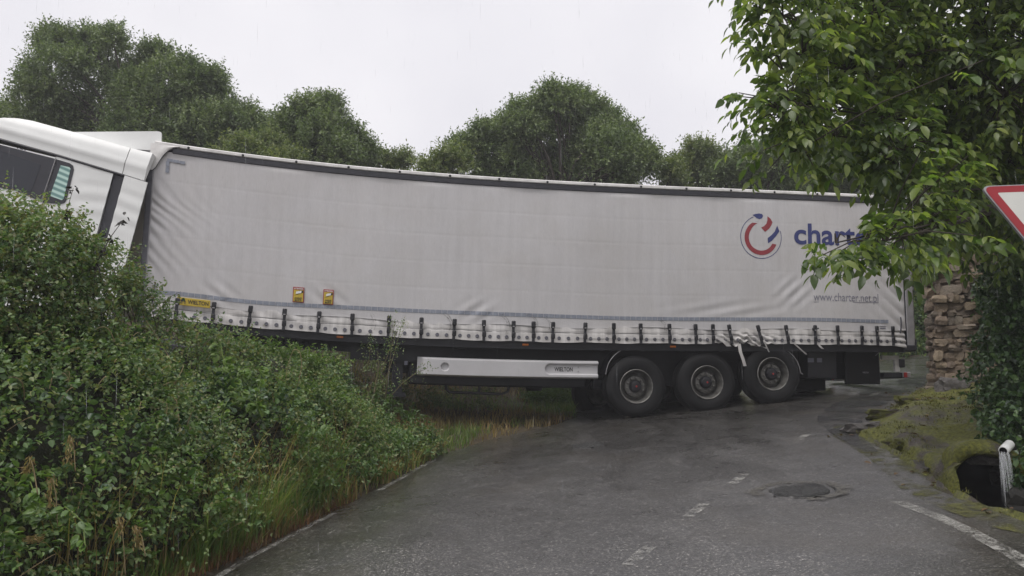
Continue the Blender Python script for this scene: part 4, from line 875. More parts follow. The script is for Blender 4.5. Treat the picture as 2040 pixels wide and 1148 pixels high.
def sprigs(P, D, length, nleaf, L, W, spread=0.75, droop=0.25, jit=0.25, rnd_n=0.7):
    """leaves set along short shoots; returns P, D, N, L, W per leaf"""
    n = len(P); D = nrm(D); length = np.broadcast_to(length, n)
    t = np.tile(np.linspace(0.15, 1.0, nleaf), (n, 1))+rng.uniform(-0.06, 0.06, (n, nleaf))
    S = nrm(np.cross(D, rand_dirs(n))); U = np.cross(S, D)
    side = np.where(np.arange(nleaf) % 2 == 0, 1.0, -1.0)[None, :, None]; ang = rng.uniform(0, 2*math.pi, (n, nleaf))[..., None]
    out = (S[:, None]*np.cos(ang)+U[:, None]*np.sin(ang))*0.5+S[:, None]*side*0.8
    q = P[:, None]+D[:, None]*(t*length[:, None])[..., None]; q[..., 2] -= droop*(t**2)*length[:, None]
    d = nrm(out*spread+D[:, None]*0.6+rng.normal(size=(n, nleaf, 3))*jit); d[..., 2] -= droop
    nn = nrm(np.array([0, 0, 1.0])+rng.normal(size=(n, nleaf, 3))*rnd_n)
    k = rng.uniform(0.6, 1.2, (n, nleaf))*(1-0.25*t)
    f = lambda a: a.reshape(-1, 3)
    return f(q), f(nrm(d)), f(nn), (L*k).ravel(), (W*k).ravel()
def foliage(name, sp, mat, parent=None, detail=2, kind='stuff'):
    V, Fc = leaf_np(*sp, detail=detail); o = mesh_np(name, V, Fc, mat, parent, False)
    if kind: o['kind'] = kind
    return o
def cat(*a): return tuple(np.concatenate(x) for x in zip(*a))

# background trees: crowns made of many shoots clothed in leaves round several limbs
def tree(name, label, Yd, blobs, base_u, leafm, dens=1.0, leaf=(0.13, 0.062), group='trees behind the trailer', upright=0.55):
    bp = at(base_u, 700, Yd); gz_ = float(ground_z([[bp[0], bp[1]]])[0]); root = empty(name, (bp[0], bp[1], gz_)); setp(root, label, 'tree', group)
    o3 = np.array([bp[0], bp[1], gz_]); cs = []
    for (u, v, r) in blobs:
        dy = random.uniform(-1, 1)*0.9; c = at(u, v, Yd+dy); cs.append((c, r*Yd/F))
    cs = [q for c, r in cs for q in [(c, r*0.76)]+([] if r < 0.45 else [(c+np.array([math.cos(a_)*r*0.85, random.uniform(-.4, .4)*r, math.sin(a_)*r*0.85]), r*random.uniform(0.22, 0.4)) for a_ in [random.uniform(-0.3, 3.4) for _ in range(3)]])]
    # body of the crown below and behind
    allv = np.array([c for c, r in cs]); mid = allv.mean(0); low = []
    for c, r in cs:
        if c[2] < mid[2]+1.0: low.append((np.array([c[0], c[1]+random.uniform(0.3, 1.6), c[2]-1.4]), r*1.05))
    mbt = MB(); tb = mid.copy(); tb[2] = gz_+(mid[2]-gz_)*0.62
    mbt.tube([np.array([0, 0, -0.2]), (tb-o3)*0.5+np.array([0.08, 0, 0]), tb-o3], [0.24, 0.19, 0.14], 8); mbt.build('trunk', M['bark'], root, smooth_=True)
    lm = MB(); parts = []
    for c, r in cs+low:
        a = tb-o3; b_ = c-o3; m_ = (a+b_)/2+np.array([random.uniform(-.2, .2), random.uniform(-.2, .2), 0.15])
        lm.tube([a-np.array([0, 0, 0.3]), m_, b_, b_+np.array([0, 0, r*0.7])], [0.06, 0.04, 0.022, 0.008], 5, cap=False)
        ns = int(400*dens*max(0.30, r*r)*1.2); u_ = rand_dirs(ns); rad = r*rng.uniform(0.15, 1.18, ns)**0.6
        rad = rad*(1+0.28*noise3(u_*2.3+c, 1.1, 1)); p = c+u_*rad[:, None]*np.array([1, 1, 1.0])
        # sub-clumps: pull shoots together so gaps open between them
        kq = max(5, int(ns/22)); q = c+rand_dirs(kq)*(r*rng.uniform(0.5, 1.0, kq)**0.5)[:, None]
        j = np.argmin(((p[:, None]-q[None])**2).sum(-1), 1); p = p*0.72+q[j]*0.28
        d = u_*0.6+np.array([0, 0, upright])+rng.normal(size=(ns, 3))*0.35
        parts.append(sprigs(p-o3, d, rng.uniform(0.25, 0.65, ns), 10, leaf[0], leaf[1], 0.8, 0.08, 0.3))
        nl = int(44*r/0.8); ul = nrm(rand_dirs(nl)*np.array([1, 1, 0.5])+np.array([0, 0, 0.55])); pl = c+ul*(r*rng.uniform(0.75, 1.0, nl))[:, None]   # leading shoots
        parts.append(sprigs(np.repeat(pl, 2, 0)-o3, np.repeat(ul*0.5, 2, 0)+np.array([0, 0, 0.9])+rng.normal(size=(2*nl, 3))*0.22, rng.uniform(0.35, 0.85, 2*nl)*min(1.0, r+0.25), 15, leaf[0], leaf[1]*0.9, 0.8, 0.02, 0.3))
    lm.build('limbs', M['bark'], root)
    foliage('crown', cat(*parts), leafm, root, 2, None)
    return root
tree('broadleaf_tree', 'tall dark tree with many pointed shoots rising behind the lorry cab', 24, [(110, 165, 70), (130, 100, 42), (215, 115, 50), (60, 225, 55), (200, 220, 85), (300, 150, 42), (335, 170, 55), (290, 255, 90), (400, 215, 62), (430, 180, 26), (400, 285, 80), (480, 250, 45), (512, 262, 26), (480, 310, 60), (130, 290, 80), (30, 270, 45), (250, 330, 80), (120, 85, 20), (225, 80, 24), (318, 118, 22)], 260, M['leaf_tree'], 1.15)
tree('broadleaf_tree', 'pale edge of a tree at the left border of the picture above the cab roof', 27, [(-40, 240, 40), (-10, 262, 36), (-60, 300, 60)], -40, M['leaf_tree2'], 0.9)
tree('broadleaf_tree', 'rounded bushy tree with two crests standing left of centre behind the trailer roof', 23, [(600, 262, 44), (606, 224, 24), (655, 250, 42), (648, 222, 22), (690, 300, 38), (640, 310, 62), (590, 320, 52), (560, 335, 40), (700, 330, 34)], 640, M['leaf_tree'], 1.3)
tree('broadleaf_tree', 'light green low tree filling the dip between the tall tree and the twin crested one', 21.5, [(520, 318, 38), (470, 335, 40), (555, 345, 34)], 520, M['leaf_tree2'], 1.2)
tree('broadleaf_tree', 'small pale shrubby tree just right of the twin crested one', 24, [(755, 328, 26), (788, 338, 20), (735, 345, 24), (806, 322, 8)], 765, M['leaf_tree2'], 0.9)
tree('broadleaf_tree', 'broad domed tree in the middle of the skyline above the trailer roof', 24, [(1110, 215, 30), (1068, 248, 46), (1150, 232, 38), (1190, 235, 36), (1215, 275, 42), (1100, 300, 88), (1010, 285, 40), (975, 300, 36), (940, 320, 34), (1205, 315, 55), (1250, 318, 36), (1268, 340, 30), (1290, 330, 14), (1180, 345, 60), (1020, 345, 55), (1040, 262, 30)], 1100, M['leaf_tree'], 1.2)
tree('broadleaf_tree', 'thin sparse sapling at the left foot of the domed tree', 22, [(885, 318, 16), (890, 340, 22), (915, 335, 20), (850, 345, 14), (862, 350, 16)], 890, M['leaf_tree2'], 0.7)
tree('broadleaf_tree', 'slender upright sapling standing alone right of the domed tree', 24, [(1335, 335, 8), (1338, 350, 12), (1336, 362, 14), (1350, 368, 12)], 1338, M['leaf_tree2'], 0.9)
tree('broadleaf_tree', 'airy grey green tree with sparse top left of the walnut branches', 25, [(1388, 305, 24), (1408, 315, 26), (1380, 338, 30), (1415, 345, 34), (1375, 365, 26)], 1395, M['leaf_tree2'], 1.0)
tree('broadleaf_tree', 'dense round dark tree behind the tail of the trailer', 25, [(1465, 345, 42), (1510, 325, 46), (1560, 330, 48), (1450, 368, 34), (1540, 365, 55)], 1500, M['leaf_tree'], 1.3)
tree('broadleaf_tree', 'dark tree partly covered by the walnut leaves above the trailer tail', 26, [(1630, 330, 60), (1700, 330, 55), (1760, 350, 60), (1660, 370, 50), (1820, 380, 60)], 1700, M['leaf_tree'], 1.1)
tree('roadside_bush', 'leafy green bush across the road between trailer tail and stone wall', 24, [(1835, 600, 45), (1810, 650, 40), (1870, 640, 50), (1840, 680, 40), (1800, 700, 30), (1880, 700, 35), (1850, 540, 50), (1900, 580, 55), (1760, 700, 30), (1700, 700, 30)], 1840, M['leaf_hedge'], 1.5, (0.12, 0.07), group=None)

# bramble hedge along the left edge of the road: a swelling mound of shoots
E_ = np.array([(-3.9, 0.8), (-3.4, 2.6), (-3.0, 4.2), (-2.37, 6.19), (-1.98, 7.6), (-1.56, 9.24), (-1.18, 10.8), (-1.02, 11.63)])
RIDGE_H = [1.7, 1.95, 2.0, 1.85, 1.52, 1.15, 0.5, 0.1]; RIDGE_O = [1.6, 1.7, 1.7, 1.65, 1.6, 1.3, 0.7, 0.35]
acc = np.r_[0, np.cumsum(np.linalg.norm(np.diff(E_, axis=0), axis=1))]
def hedge_pt(t, o, lift=0.0):
    """point on the hull: t metres along the edge, o 0..1 front to ridge, 1..2 back"""
    t = np.asarray(t, float); x = np.interp(t, acc, E_[:, 0]); y = np.interp(t, acc, E_[:, 1]); H_ = np.interp(t, acc, RIDGE_H); O_ = np.interp(t, acc, RIDGE_O)
    dx = np.interp(t+.05, acc, E_[:, 0])-np.interp(t-.05, acc, E_[:, 0]); dy = np.interp(t+.05, acc, E_[:, 1])-np.interp(t-.05, acc, E_[:, 1]); l = np.hypot(dx, dy)+1e-6
    nx, ny = -dy/l, dx/l
    o1 = np.minimum(o, 1); prof = np.sin(o1*math.pi/2)**0.72; back = np.maximum(o-1, 0); off = 0.12+o1*O_+back*1.3
    zb = plane(x, y); P3 = np.stack([x*1.0, y*1.0, o*1.5], -1)
    bumpn = 0.26*noise3(P3.reshape(-1, 3), 1.5, 1).reshape(x.shape)+0.20*noise3(P3.reshape(-1, 3), 3.6, 2).reshape(x.shape)
    h = H_*prof*(1-0.5*back)+bumpn*(0.35+0.65*prof)*np.minimum(1, H_)
    return np.stack([x+nx*(off-bumpn*0.7*(1-o1)), y+ny*(off-bumpn*0.7*(1-o1)), zb+h+lift], -1)
T_, O_g = np.meshgrid(np.linspace(0, acc[-1], 110), np.linspace(0.0, 2.0, 44)); tt, oo = T_.ravel(), O_g.ravel()
hv = hedge_pt(tt, oo)
eps = 0.02
def hedge_n(t, o):
    a = hedge_pt(t+eps, o)-hedge_pt(t-eps, o); b_ = hedge_pt(t, o+eps)-hedge_pt(t, o-eps); return nrm(np.cross(a, b_))
hn = hedge_n(tt, oo); sgn = np.sign(hn[:, 2]+1e-6)
hn = np.where((hn@np.array([0.6, -0.5, 0.6]) < 0)[:, None], -hn, hn)
hedge = empty('bramble_hedge', (-3.6, 6.2, 0.5)); setp(hedge, 'dense dark bramble hedge covering the bank along the left road edge below the lorry cab', 'hedge')
HO = np.array([-3.6, 6.2, 0.5])
mesh_np('thicket_shade_core', hv-hn*0.27-HO, [grid_faces(110, 44)], M['core'], hedge, True)
def hedge_sprigs(n, tr_, or_, L, W, nleaf, length, seedmask=None, out=0.0):
    t = rng.uniform(*tr_, n); o = rng.uniform(*or_, n)**0.9; p = hedge_pt(t, o); q = hedge_n(t, o); q = np.where((q@np.array([0.6, -0.5, 0.6]) < 0)[:, None], -q, q)
    if seedmask is not None:
        k = noise3(p, seedmask[0], seedmask[1]) > seedmask[2]; p, q = p[k], q[k]
    m_ = len(p); d = q*0.7+np.array([0.05, -0.1, 0.35])+rng.normal(size=(m_, 3))*0.5
    p = p+q*(rng.uniform(-0.22, 0.07, m_)+out)[:, None]
    return sprigs(p-HO, d, rng.uniform(*length, m_), nleaf, L, W, 0.8, 0.25, 0.35)
TM = acc[-1]
foliage('foliage', hedge_sprigs(9500, (0, TM), (0.0, 1.5), 0.054, 0.036, 7, (0.12, 0.34), (4.2, 0, -0.32)), M['leaf_hedge'], hedge, 4)
foliage('bramble_foliage', hedge_sprigs(7600, (0, TM), (0.0, 1.6), 0.043, 0.028, 8, (0.15, 0.40), (2.4, 2, 0.05), 0.09), M['leaf_grey'], hedge, 4)
foliage('ivy_foliage', hedge_sprigs(2600, (0, TM), (0.05, 0.9), 0.072, 0.056, 5, (0.1, 0.25), (1.3, 3, 0.1), 0.02), M['leaf_ivy'], hedge, 4)
# arching canes above the ridge
cm = MB(); cps = []
for i in range(110):
    t = random.uniform(1.2, 8.0); o = random.uniform(0.75, 1.2); p = hedge_pt(np.array([t]), np.array([o]))[0]
    hh = random.uniform(0.15, 0.45) if i % 6 else random.uniform(0.5, 0.8); a = random.uniform(-1, 1)*0.4; b_ = random.uniform(-0.35, 0.25)
    pth = [p+np.array([a*k*k, b_*k*k, hh*(1.4*k-0.55*k*k)])-HO for k in np.linspace(0, 1.1, 6)]
    cm.tube(pth, [0.006, 0.005, 0.004, 0.004, 0.003, 0.002], 4, cap=False)
    for q, q2 in zip(pth[1:-1], pth[2:]): cps.append((q, q2-q))
cm.build('canes', M['twig'], hedge)['kind'] = 'stuff'
cp = np.array([c[0] for c in cps]); cd = np.array([c[1] for c in cps])
foliage('cane_leaves', sprigs(np.repeat(cp, 2, 0), np.repeat(cd, 2, 0)+rng.normal(size=(len(cp)*2, 3))*0.2, 0.16, 5, 0.055, 0.034, 0.9, 0.2, 0.4), M['leaf_grey'], hedge, 4)
# dead pale stems tangled through the face, and leafy weeds along its foot
dm_ = MB()
for i in range(150):
    t = random.uniform(1.0, TM-0.3); o = random.uniform(0.0, 0.9); p = hedge_pt(np.array([t]), np.array([o]))[0]; q = hedge_n(np.array([t]), np.array([o]))[0]; q = -q if q@np.array([0.6, -0.5, 0.6]) < 0 else q
    a = rand_dirs(1)[0]*np.array([0.5, 0.5, 0.9]); a[2] = abs(a[2])*0.9; ln = random.uniform(0.15, 0.5); p = p+q*0.06
    dm_.tube([tuple(p+a*ln*k+q*0.05*math.sin(3*k)-np.array([0, 0, 0.25*ln*k*k])-HO) for k in np.linspace(0, 1, 6)], [0.0035, 0.0035, 0.003, 0.0025, 0.002, 0.0015], 4, cap=False)
dm_.build('dead_stems', M['dry'], hedge)['kind'] = 'stuff'
foliage('foot_weeds', hedge_sprigs(1500, (0.5, TM), (0.0, 0.22), 0.075, 0.042, 6, (0.1, 0.25), (1.6, 1, -0.2), 0.05), leafmat('foot_weed_leaves', [(0.06, 0.12, 0.03), (0.09, 0.16, 0.04), (0.13, 0.20, 0.05), (0.07, 0.13, 0.03)], 0.42, 0.3), hedge, 4)
# single leaves one can pick out on the near face
LEAF_ME = None
def single_leaf(name, mat, detail=8):
    V, Fc = leaf_np(np.zeros((1, 3)), np.array([[1.0, 0, 0]]), np.array([[0, 0, 1.0]]), 1.0, 0.62, detail)
    o = mesh_np(name, V, Fc, mat, None, True); me = o.data; bpy.data.objects.remove(o); return me
def leaf_objects(name, me_list, P, D, Nn, L, parent, aspect=1.0):
    D = nrm(D); S = nrm(np.cross(Nn, D)); Nn = np.cross(D, S)
    for i in range(len(P)):
        o = bpy.data.objects.new(name, me_list[i % len(me_list)]); C.objects.link(o); o.parent = parent; l = float(L[i])
        m_ = Matrix((Vector(D[i])*l, Vector(S[i])*l*aspect, Vector(Nn[i])*l)).transposed().to_4x4(); m_.translation = Vector(P[i]); o.matrix_local = m_
def solid(name, col, rough=0.38, tr_=0.35):
    return leafmat(name, [col, tuple(min(1, c*1.15) for c in col)], rough, tr_)
sp_ = hedge_sprigs(60, (1.0, 7.5), (0.1, 0.9), 0.085, 0.06, 5, (0.15, 0.3), None, 0.10)
leaf_objects('leaf', [single_leaf('leaf', M['leaf_hedge']), single_leaf('leaf', solid('mid_leaf', (0.06, 0.12, 0.03)))], sp_[0], sp_[1], sp_[2], sp_[3], hedge, 1.1)

# tall thicket in front of the cab at the left border
th = empty('bramble_thicket', (-4.6, 6.6, 1.2)); setp(th, 'taller loose thicket with fine stems hiding the lower half of the lorry cab', 'bush'); TO = np.array([-4.6, 6.6, 1.2])
cl = []; sm = MB()
for (u, v, Yd, r) in [(0, 480, 6.6, 0.32), (60, 490, 6.8, 0.32), (110, 510, 7.0, 0.30), (150, 545, 7.2, 0.28), (60, 540, 6.6, 0.4), (190, 560, 7.4, 0.30), (-60, 480, 6.4, 0.4), (230, 610, 7.6, 0.25), (130, 600, 7.0, 0.35), (20, 600, 6.4, 0.4), (135, 455, 7.1, 0.10), (20, 450, 6.7, 0.14), (215, 530, 7.5, 0.12), (265, 590, 7.8, 0.14), (300, 625, 8.0, 0.16), (345, 672, 8.3, 0.15), (390, 682, 8.6, 0.14), (435, 690, 8.9, 0.13), (480, 700, 9.2, 0.12), (-80, 560, 6.2, 0.45)]:
    c = at(u, v, Yd); n_ = int(1500*r*r)+25; dd = rand_dirs(n_); p = c+dd*(r*rng.uniform(0.3, 1, n_)**0.5)[:, None]
    cl.append(sprigs(p-TO, dd*0.6+np.array([0, 0, 0.5])+rng.normal(size=(n_, 3))*0.3, rng.uniform(0.12, 0.35, n_), 8, 0.05, 0.032, 0.9, 0.2, 0.4))
    for _ in range(5):
        e_ = c+rand_dirs(1)[0]*r*0.8; b_ = np.array([c[0]+random.uniform(-.2, .2), c[1], c[2]-0.9]); sm.tube([b_-TO, (b_+e_)/2-TO+np.array([0.05, 0, 0.06]), e_-TO, e_-TO+np.array([random.uniform(-.1, .1), 0, 0.14])], [0.008, 0.006, 0.004, 0.002], 4, cap=False)
sm.build('stems', M['twig'], th)['kind'] = 'stuff'; foliage('foliage', cat(*cl), M['leaf_grey'], th, 4)
# dead seed head stalks in front of the cab
for (pts_, lb) in (([(118, 520), (122, 470), (130, 430), (146, 375)], 'dark curled dead stalk against the cab rear window'), ([(190, 530), (205, 500), (222, 470), (246, 438)], 'dark dead stalk crossing the black strip of the cab')):
    e = empty('dead_stalk', tuple(at(*pts_[0], 7.0))); setp(e, lb, 'stalk'); o0 = at(*pts_[0], 7.0); q = [at(u, v, 7.0)-o0 for u, v in pts_]
    MB().tube([tuple(k) for k in [q[0]-np.array([0, 0, .3])]+q], [0.006, 0.006, 0.005, 0.004, 0.002], 5).build('stem', M['twig'], e)
    base = np.repeat(np.array(q), 7, 0)+rng.normal(size=(7*len(q), 3))*0.02
    foliage('dead_leaves', (base, rand_dirs(len(base))-np.array([0, 0, .6]), rand_dirs(len(base)), np.full(len(base), .06), np.full(len(base), .03)), plain('dark_dead_leaf', (0.02, 0.017, 0.014), 0.6), e, 4)

# low shrubs and weeds at the end of the hedge, below the trailer
def weed(name, label, items, leafm, lsize, cat_='shrub', stemm=None, nleaf=8, dens=1500):
    c0 = at(*items[0][:3]); e = empty(name, tuple(c0)); setp(e, label, cat_); cl = []; sm = MB()
    for (u, v, Yd, r) in items:
        c = at(u, v, Yd); n_ = int(dens*r*r)+12; dd = rand_dirs(n_); p = c+dd*(r*rng.uniform(0.2, 1, n_)**0.5)[:, None]
        g = float(ground_z([[c[0], c[1]]])[0])-0.05; p[:, 2] = np.maximum(p[:, 2], g+0.08)
        cl.append(sprigs(p-c0, dd*0.6+np.array([0, 0, 0.6])+rng.normal(size=(n_, 3))*0.3, rng.uniform(0.1, 0.28, n_), nleaf, lsize[0], lsize[1], 0.9, 0.2, 0.35))
        for _ in range(4):
            e_ = c+rand_dirs(1)[0]*r*0.7; sm.tube([np.array([c[0]+random.uniform(-.1, .1), c[1], g])-c0, (c-c0)*0.5+(e_-c0)*0.5, e_-c0], [0.009, 0.006, 0.003], 4, cap=False)
    sm.build('stems', stemm or M['twig'], e)['kind'] = 'stuff'; foliage('foliage', cat(*cl), leafm, e, 4); return e
weed('wild_shrub', 'dark leafy shrub below the trailer nose at the end of the hedge', [(640, 800, 10.6, 0.34), (590, 760, 10.4, 0.32), (690, 840, 10.8, 0.28), (650, 740, 11.0, 0.22), (560, 820, 9.8, 0.35), (620, 870, 10.1, 0.33)], M['leaf_hedge'], (0.06, 0.038))
weed('wild_shrub', 'brighter green weeds at the road corner under the side guard', [(800, 850, 11.6, 0.22), (755, 815, 11.5, 0.16), (840, 880, 11.5, 0.17), (860, 890, 11.5, 0.14), (740, 860, 11.0, 0.25)], plain_leaf := leafmat('weed_leaves', [(0.05, 0.10, 0.025), (0.08, 0.14, 0.03), (0.10, 0.16, 0.04), (0.06, 0.10, 0.03)], 0.42, 0.3), (0.065, 0.032))
weed('fern_patch', 'light yellow green ferny weeds on top of the hedge below the trailer curtain', [(470, 712, 9.6, 0.15), (520, 722, 9.8, 0.16), (570, 722, 10.0, 0.14), (610, 730, 10.2, 0.12), (430, 705, 9.3, 0.14), (660, 800, 10.0, 0.14), (690, 815, 10.2, 0.12)], leafmat('fern_leaves', [(0.09, 0.15, 0.03), (0.13, 0.19, 0.05), (0.07, 0.13, 0.03)], 0.45, 0.35), (0.085, 0.022), 'weeds', nleaf=12, dens=1800)
weed('wild_shrub', 'small dark bush under the lorry rear beside the red tail lamp', [(655, 760, 12.0, 0.22), (680, 775, 12.1, 0.18), (620, 770, 11.8, 0.2)], M['leaf_ivy'], (0.06, 0.035))
weed('wild_shrub', 'green bush behind the trailer wheels seen under the air tank', [(1085, 800, 17.0, 0.40), (1115, 785, 17.2, 0.36), (1060, 815, 16.8, 0.25), (1125, 810, 17.0, 0.30), (1020, 795, 17.4, 0.32)], plain_leaf, (0.10, 0.03))
weed('wild_shrub', 'scraggly bush on the bank behind the landing legs', [(780, 790, 15.0, 0.35), (830, 800, 15.2, 0.35), (720, 790, 15.4, 0.35), (960, 800, 15.8, 0.4), (880, 805, 15.6, 0.35)], M['leaf_grey'], (0.06, 0.03), dens=700)
# bright climbing vine on the hedge: its leaves are single pieces
def vine(label, path, Yd, size, per=6, mat='leaf_bright'):
    q = np.array([at(u, v, Yd+dy) for u, v, dy in path]); e = empty('vine', tuple(q[0])); setp(e, label, 'vine', 'bright vines on the hedge'); q = q-q[0]
    MB().tube([tuple(k) for k in q], 0.004, 5).build('stem', solid('vine_stem', (0.14, 0.20, 0.04)), e)
    t = np.linspace(0, len(q)-1, per*(len(q)-1)); i = np.minimum(t.astype(int), len(q)-2); f = (t-i)[:, None]; p = q[i]*(1-f)+q[i+1]*f; n_ = len(p)
    P_, D_, N_, L_ = [], [], [], []
    for k in range(n_):
        a0 = random.uniform(0, 6.28); st = np.array([math.cos(a0)*0.6, -0.4, 0.3*math.sin(a0)-0.1]); b_ = p[k]+st*size*0.7
        for j in (-0.9, -0.45, 0, 0.45, 0.9)[(0 if size > 0.08 else 1):(5 if size > 0.08 else 4)]:
            d = np.array([st[0]*math.cos(j)-st[2]*math.sin(j), st[1], st[0]*math.sin(j)+st[2]*math.cos(j)-0.25]); P_.append(b_); D_.append(d); N_.append(np.array([0.1, -0.75, 0.6])+rng.normal(size=3)*0.25); L_.append(size*random.uniform(0.7, 1.15))
    leaf_objects('leaf', [single_leaf('leaf', M[mat]), single_leaf('leaf', solid('vine_leaf', (0.11, 0.19, 0.03)))], np.array(P_), np.array(D_), np.array(N_), L_, e, 0.9)
vine('yellow green creeper hanging down the hedge below the first curtain straps', [(440, 690, 0.1), (448, 730, 0), (470, 770, -0.1), (500, 800, -0.2), (520, 810, -0.2)], 8.2, 0.095, 6)
vine('bright creeper trailing through the middle of the hedge face', [(530, 830, 0), (500, 800, 0), (460, 760, 0), (490, 740, 0.1), (520, 730, 0.2), (515, 790, 0)], 8.25, 0.085, 5)
vine('broad leaved creeper low on the hedge near the left border', [(60, 960, 0), (75, 1000, -0.05), (95, 1030, -0.1), (130, 1010, -0.1), (165, 1040, -0.1), (170, 1090, -0.2)], 5.0, 0.07, 5, 'leaf_hedge')
vine('pale narrow creeper climbing the straw stalks beside the road', [(440, 940, -0.1), (448, 900, 0), (450, 860, 0), (440, 830, 0), (452, 800, 0.1)], 7.35, 0.07, 5)
vine('light creeper rosette near the road at the hedge end', [(650, 810, 0), (675, 790, 0), (700, 800, 0), (690, 830, 0)], 9.8, 0.075, 5)
# dry stalks
def stalk(label, path, Yd, r=0.0065, mat='dry', head=False, group=None):
    q = np.array([at(u, v, Yd) for u, v in path]); e = empty('dry_stalk', tuple(q[0])); setp(e, label, 'stalk', group); q = q-q[0]; t = np.linspace(0, len(q)-1, 14); i = np.minimum(t.astype(int), len(q)-2); f = t-i; f = (f*f*(3-2*f)*0.4+f*0.6)[:, None]
    p = q[i]*(1-f)+q[i+1]*f; MB().tube([tuple(k) for k in p], [r*(1-0.5*k/13) for k in range(14)], 5).build('stem', M[mat], e, smooth_=True)
    if head:
        b_ = np.repeat(p[-5:], 14, 0)+rng.normal(size=(70, 3))*0.012; foliage('seed_head', (b_, rng.normal(size=(70, 3))*0.4+nrm(p[-1]-p[-4]), rand_dirs(70), np.full(70, .035), np.full(70, .008)), M['straw'], e, 2)
stalk('long straight straw stalk leaning in the middle of the hedge', [(357, 905), (360, 860), (352, 800), (345, 790)], 6.6)
stalk('bent pale straw stalk crossing the hedge top below the curtain', [(355, 750), (330, 700), (305, 660), (285, 630)], 7.6, 0.006)
stalk('tall arched straw stalk above the creeper', [(578, 845), (590, 780), (602, 730), (598, 700), (585, 695), (572, 730), (565, 800)], 9.0, 0.005)
stalk('straight cut straw stalk leaning right near the creeper', [(530, 880), (550, 840), (572, 805)], 8.6, 0.007)
stalk('drooping grass stalk with seed head near the left border', [(75, 985), (68, 940), (62, 915), (55, 935)], 4.6, 0.004, 'dry', True, 'seeding grass stalks')
for i, pth in enumerate([[(115, 1050), (112, 990), (104, 950), (100, 1000)], [(250, 1150), (246, 1080), (238, 1035), (243, 1060)], [(40, 1140), (32, 1105), (50, 1075), (75, 1075)], [(290, 1110), (283, 1070), (270, 1050), (276, 1080)], [(150, 940), (148, 900), (142, 870), (136, 915)]]):
    stalk(['drooping seed stalk left of the broad leaved creeper', 'seed stalk at the lower hedge face near the picture bottom', 'arched seed stalk in the bottom left corner', 'thin seed stalk beside the bottom road edge', 'drooping seed stalk high on the left hedge face'][i], pth, 4.9 if i != 1 else 5.4, 0.0035, 'dry', True, 'seeding grass stalks')
# weed stems standing before the landing legs
wp = empty('tall_weed', tuple(at(740, 850, 11.6))); setp(wp, 'tall scraggly weed with bare stems standing in front of the landing legs', 'weed'); w0 = at(740, 850, 11.6); sm = MB(); cl = []
for pth in ([(725, 850), (750, 770), (775, 700), (788, 640)], [(700, 840), (728, 770), (735, 720), (738, 690)], [(760, 850), (772, 760), (780, 690), (790, 660)], [(745, 850), (745, 780), (755, 730), (752, 700)], [(770, 800), (800, 765), (830, 742), (850, 735)], [(720, 840), (735, 780), (752, 735), (782, 715)], [(735, 845), (765, 770), (790, 690), (798, 655)]):
    q = np.array([at(u, v, 11.6+random.uniform(-.2, .2)) for u, v in pth])-w0; sm.tube([tuple(k) for k in q], [0.009, 0.007, 0.005, 0.003], 5); b_ = np.repeat(q[1:], 9, 0)+rng.normal(size=(27, 3))*0.06
    cl.append(sprigs(b_, rng.normal(size=(27, 3))*0.5+np.array([0, 0, .4]), 0.14, 5, 0.045, 0.02, 0.9, .2, .4))
sm.build('stems', plain('weed_stem', (0.12, 0.10, 0.05), 0.8), wp); foliage('foliage', cat(*cl), M['leaf_grey'], wp, 2)

# grasses
def blades(name, base, height, width, lean, mat, kind='stuff', label=None):
    n = len(base); a = rng.uniform(0, 2*math.pi, n); d = np.c_[np.cos(a), np.sin(a), np.zeros(n)]; ln = nrm(d+np.asarray(lean)); sd = np.c_[-ln[:, 1], ln[:, 0], np.zeros(n)]
    h = height*rng.uniform(0.5, 1.2, n); bend = rng.uniform(0.25, 1.15, n); V = []
    for t in (0, 0.4, 0.75, 1.0):
        c = base+np.c_[np.zeros((n, 2)), h*(t-0.28*bend*t*t)]+ln*(h*bend*0.75*t*t)[:, None]; wd = (width*(1-t)**0.7*rng.uniform(0.8, 1.2, n)*0.5)[:, None]
        V += [c-sd*wd, c+sd*wd] if t < 1 else [c]
    V = np.stack(V, 1).reshape(-1, 3); i = np.arange(n)[:, None]*7
    o = mesh_np(name, V, [np.concatenate([i+np.array([0, 1, 3, 2]), i+np.array([2, 3, 5, 4])]), i+np.array([4, 5, 6])], mat, None, False); setp(o, label, 'grass', None, kind); return o
def on_edge(n, tr_, o0, o1, clump=0.0):
    t = rng.uniform(*tr_, n)
    if clump: t = t+clump*np.sin(t*5.1)*0.25+clump*0.15*np.sin(t*13)
    x = np.interp(t, acc, E_[:, 0]); y = np.interp(t, acc, E_[:, 1]); dx = np.interp(t+.05, acc, E_[:, 0])-np.interp(t-.05, acc, E_[:, 0]); dy = np.interp(t+.05, acc, E_[:, 1])-np.interp(t-.05, acc, E_[:, 1]); l = np.hypot(dx, dy)+1e-6
    o = rng.uniform(o0, o1, n); x, y = x-dy/l*o, y+dx/l*o; return np.c_[x, y, np.maximum(plane(x, y), ground_z(np.c_[x, y]))-0.01]
blades('grass', on_edge(1700, (0, TM), 0.0, 0.42, 1.0), 0.28, 0.013, (0.7, -0.5, 0), M['grass'], label='green grass fringe along the left road edge')
blades('grass', on_edge(1000, (5.6, 8.0), 0.05, 0.6), 0.66, 0.013, (0.8, -0.3, 0), M['grass'], label='long green grass drooping from the middle of the hedge')
blades('grass', on_edge(1400, (1.6, 4.2), 0.02, 0.5), 0.42, 0.012, (0.6, -0.6, 0), M['grass'], label='green grass at the bottom left foot of the hedge')
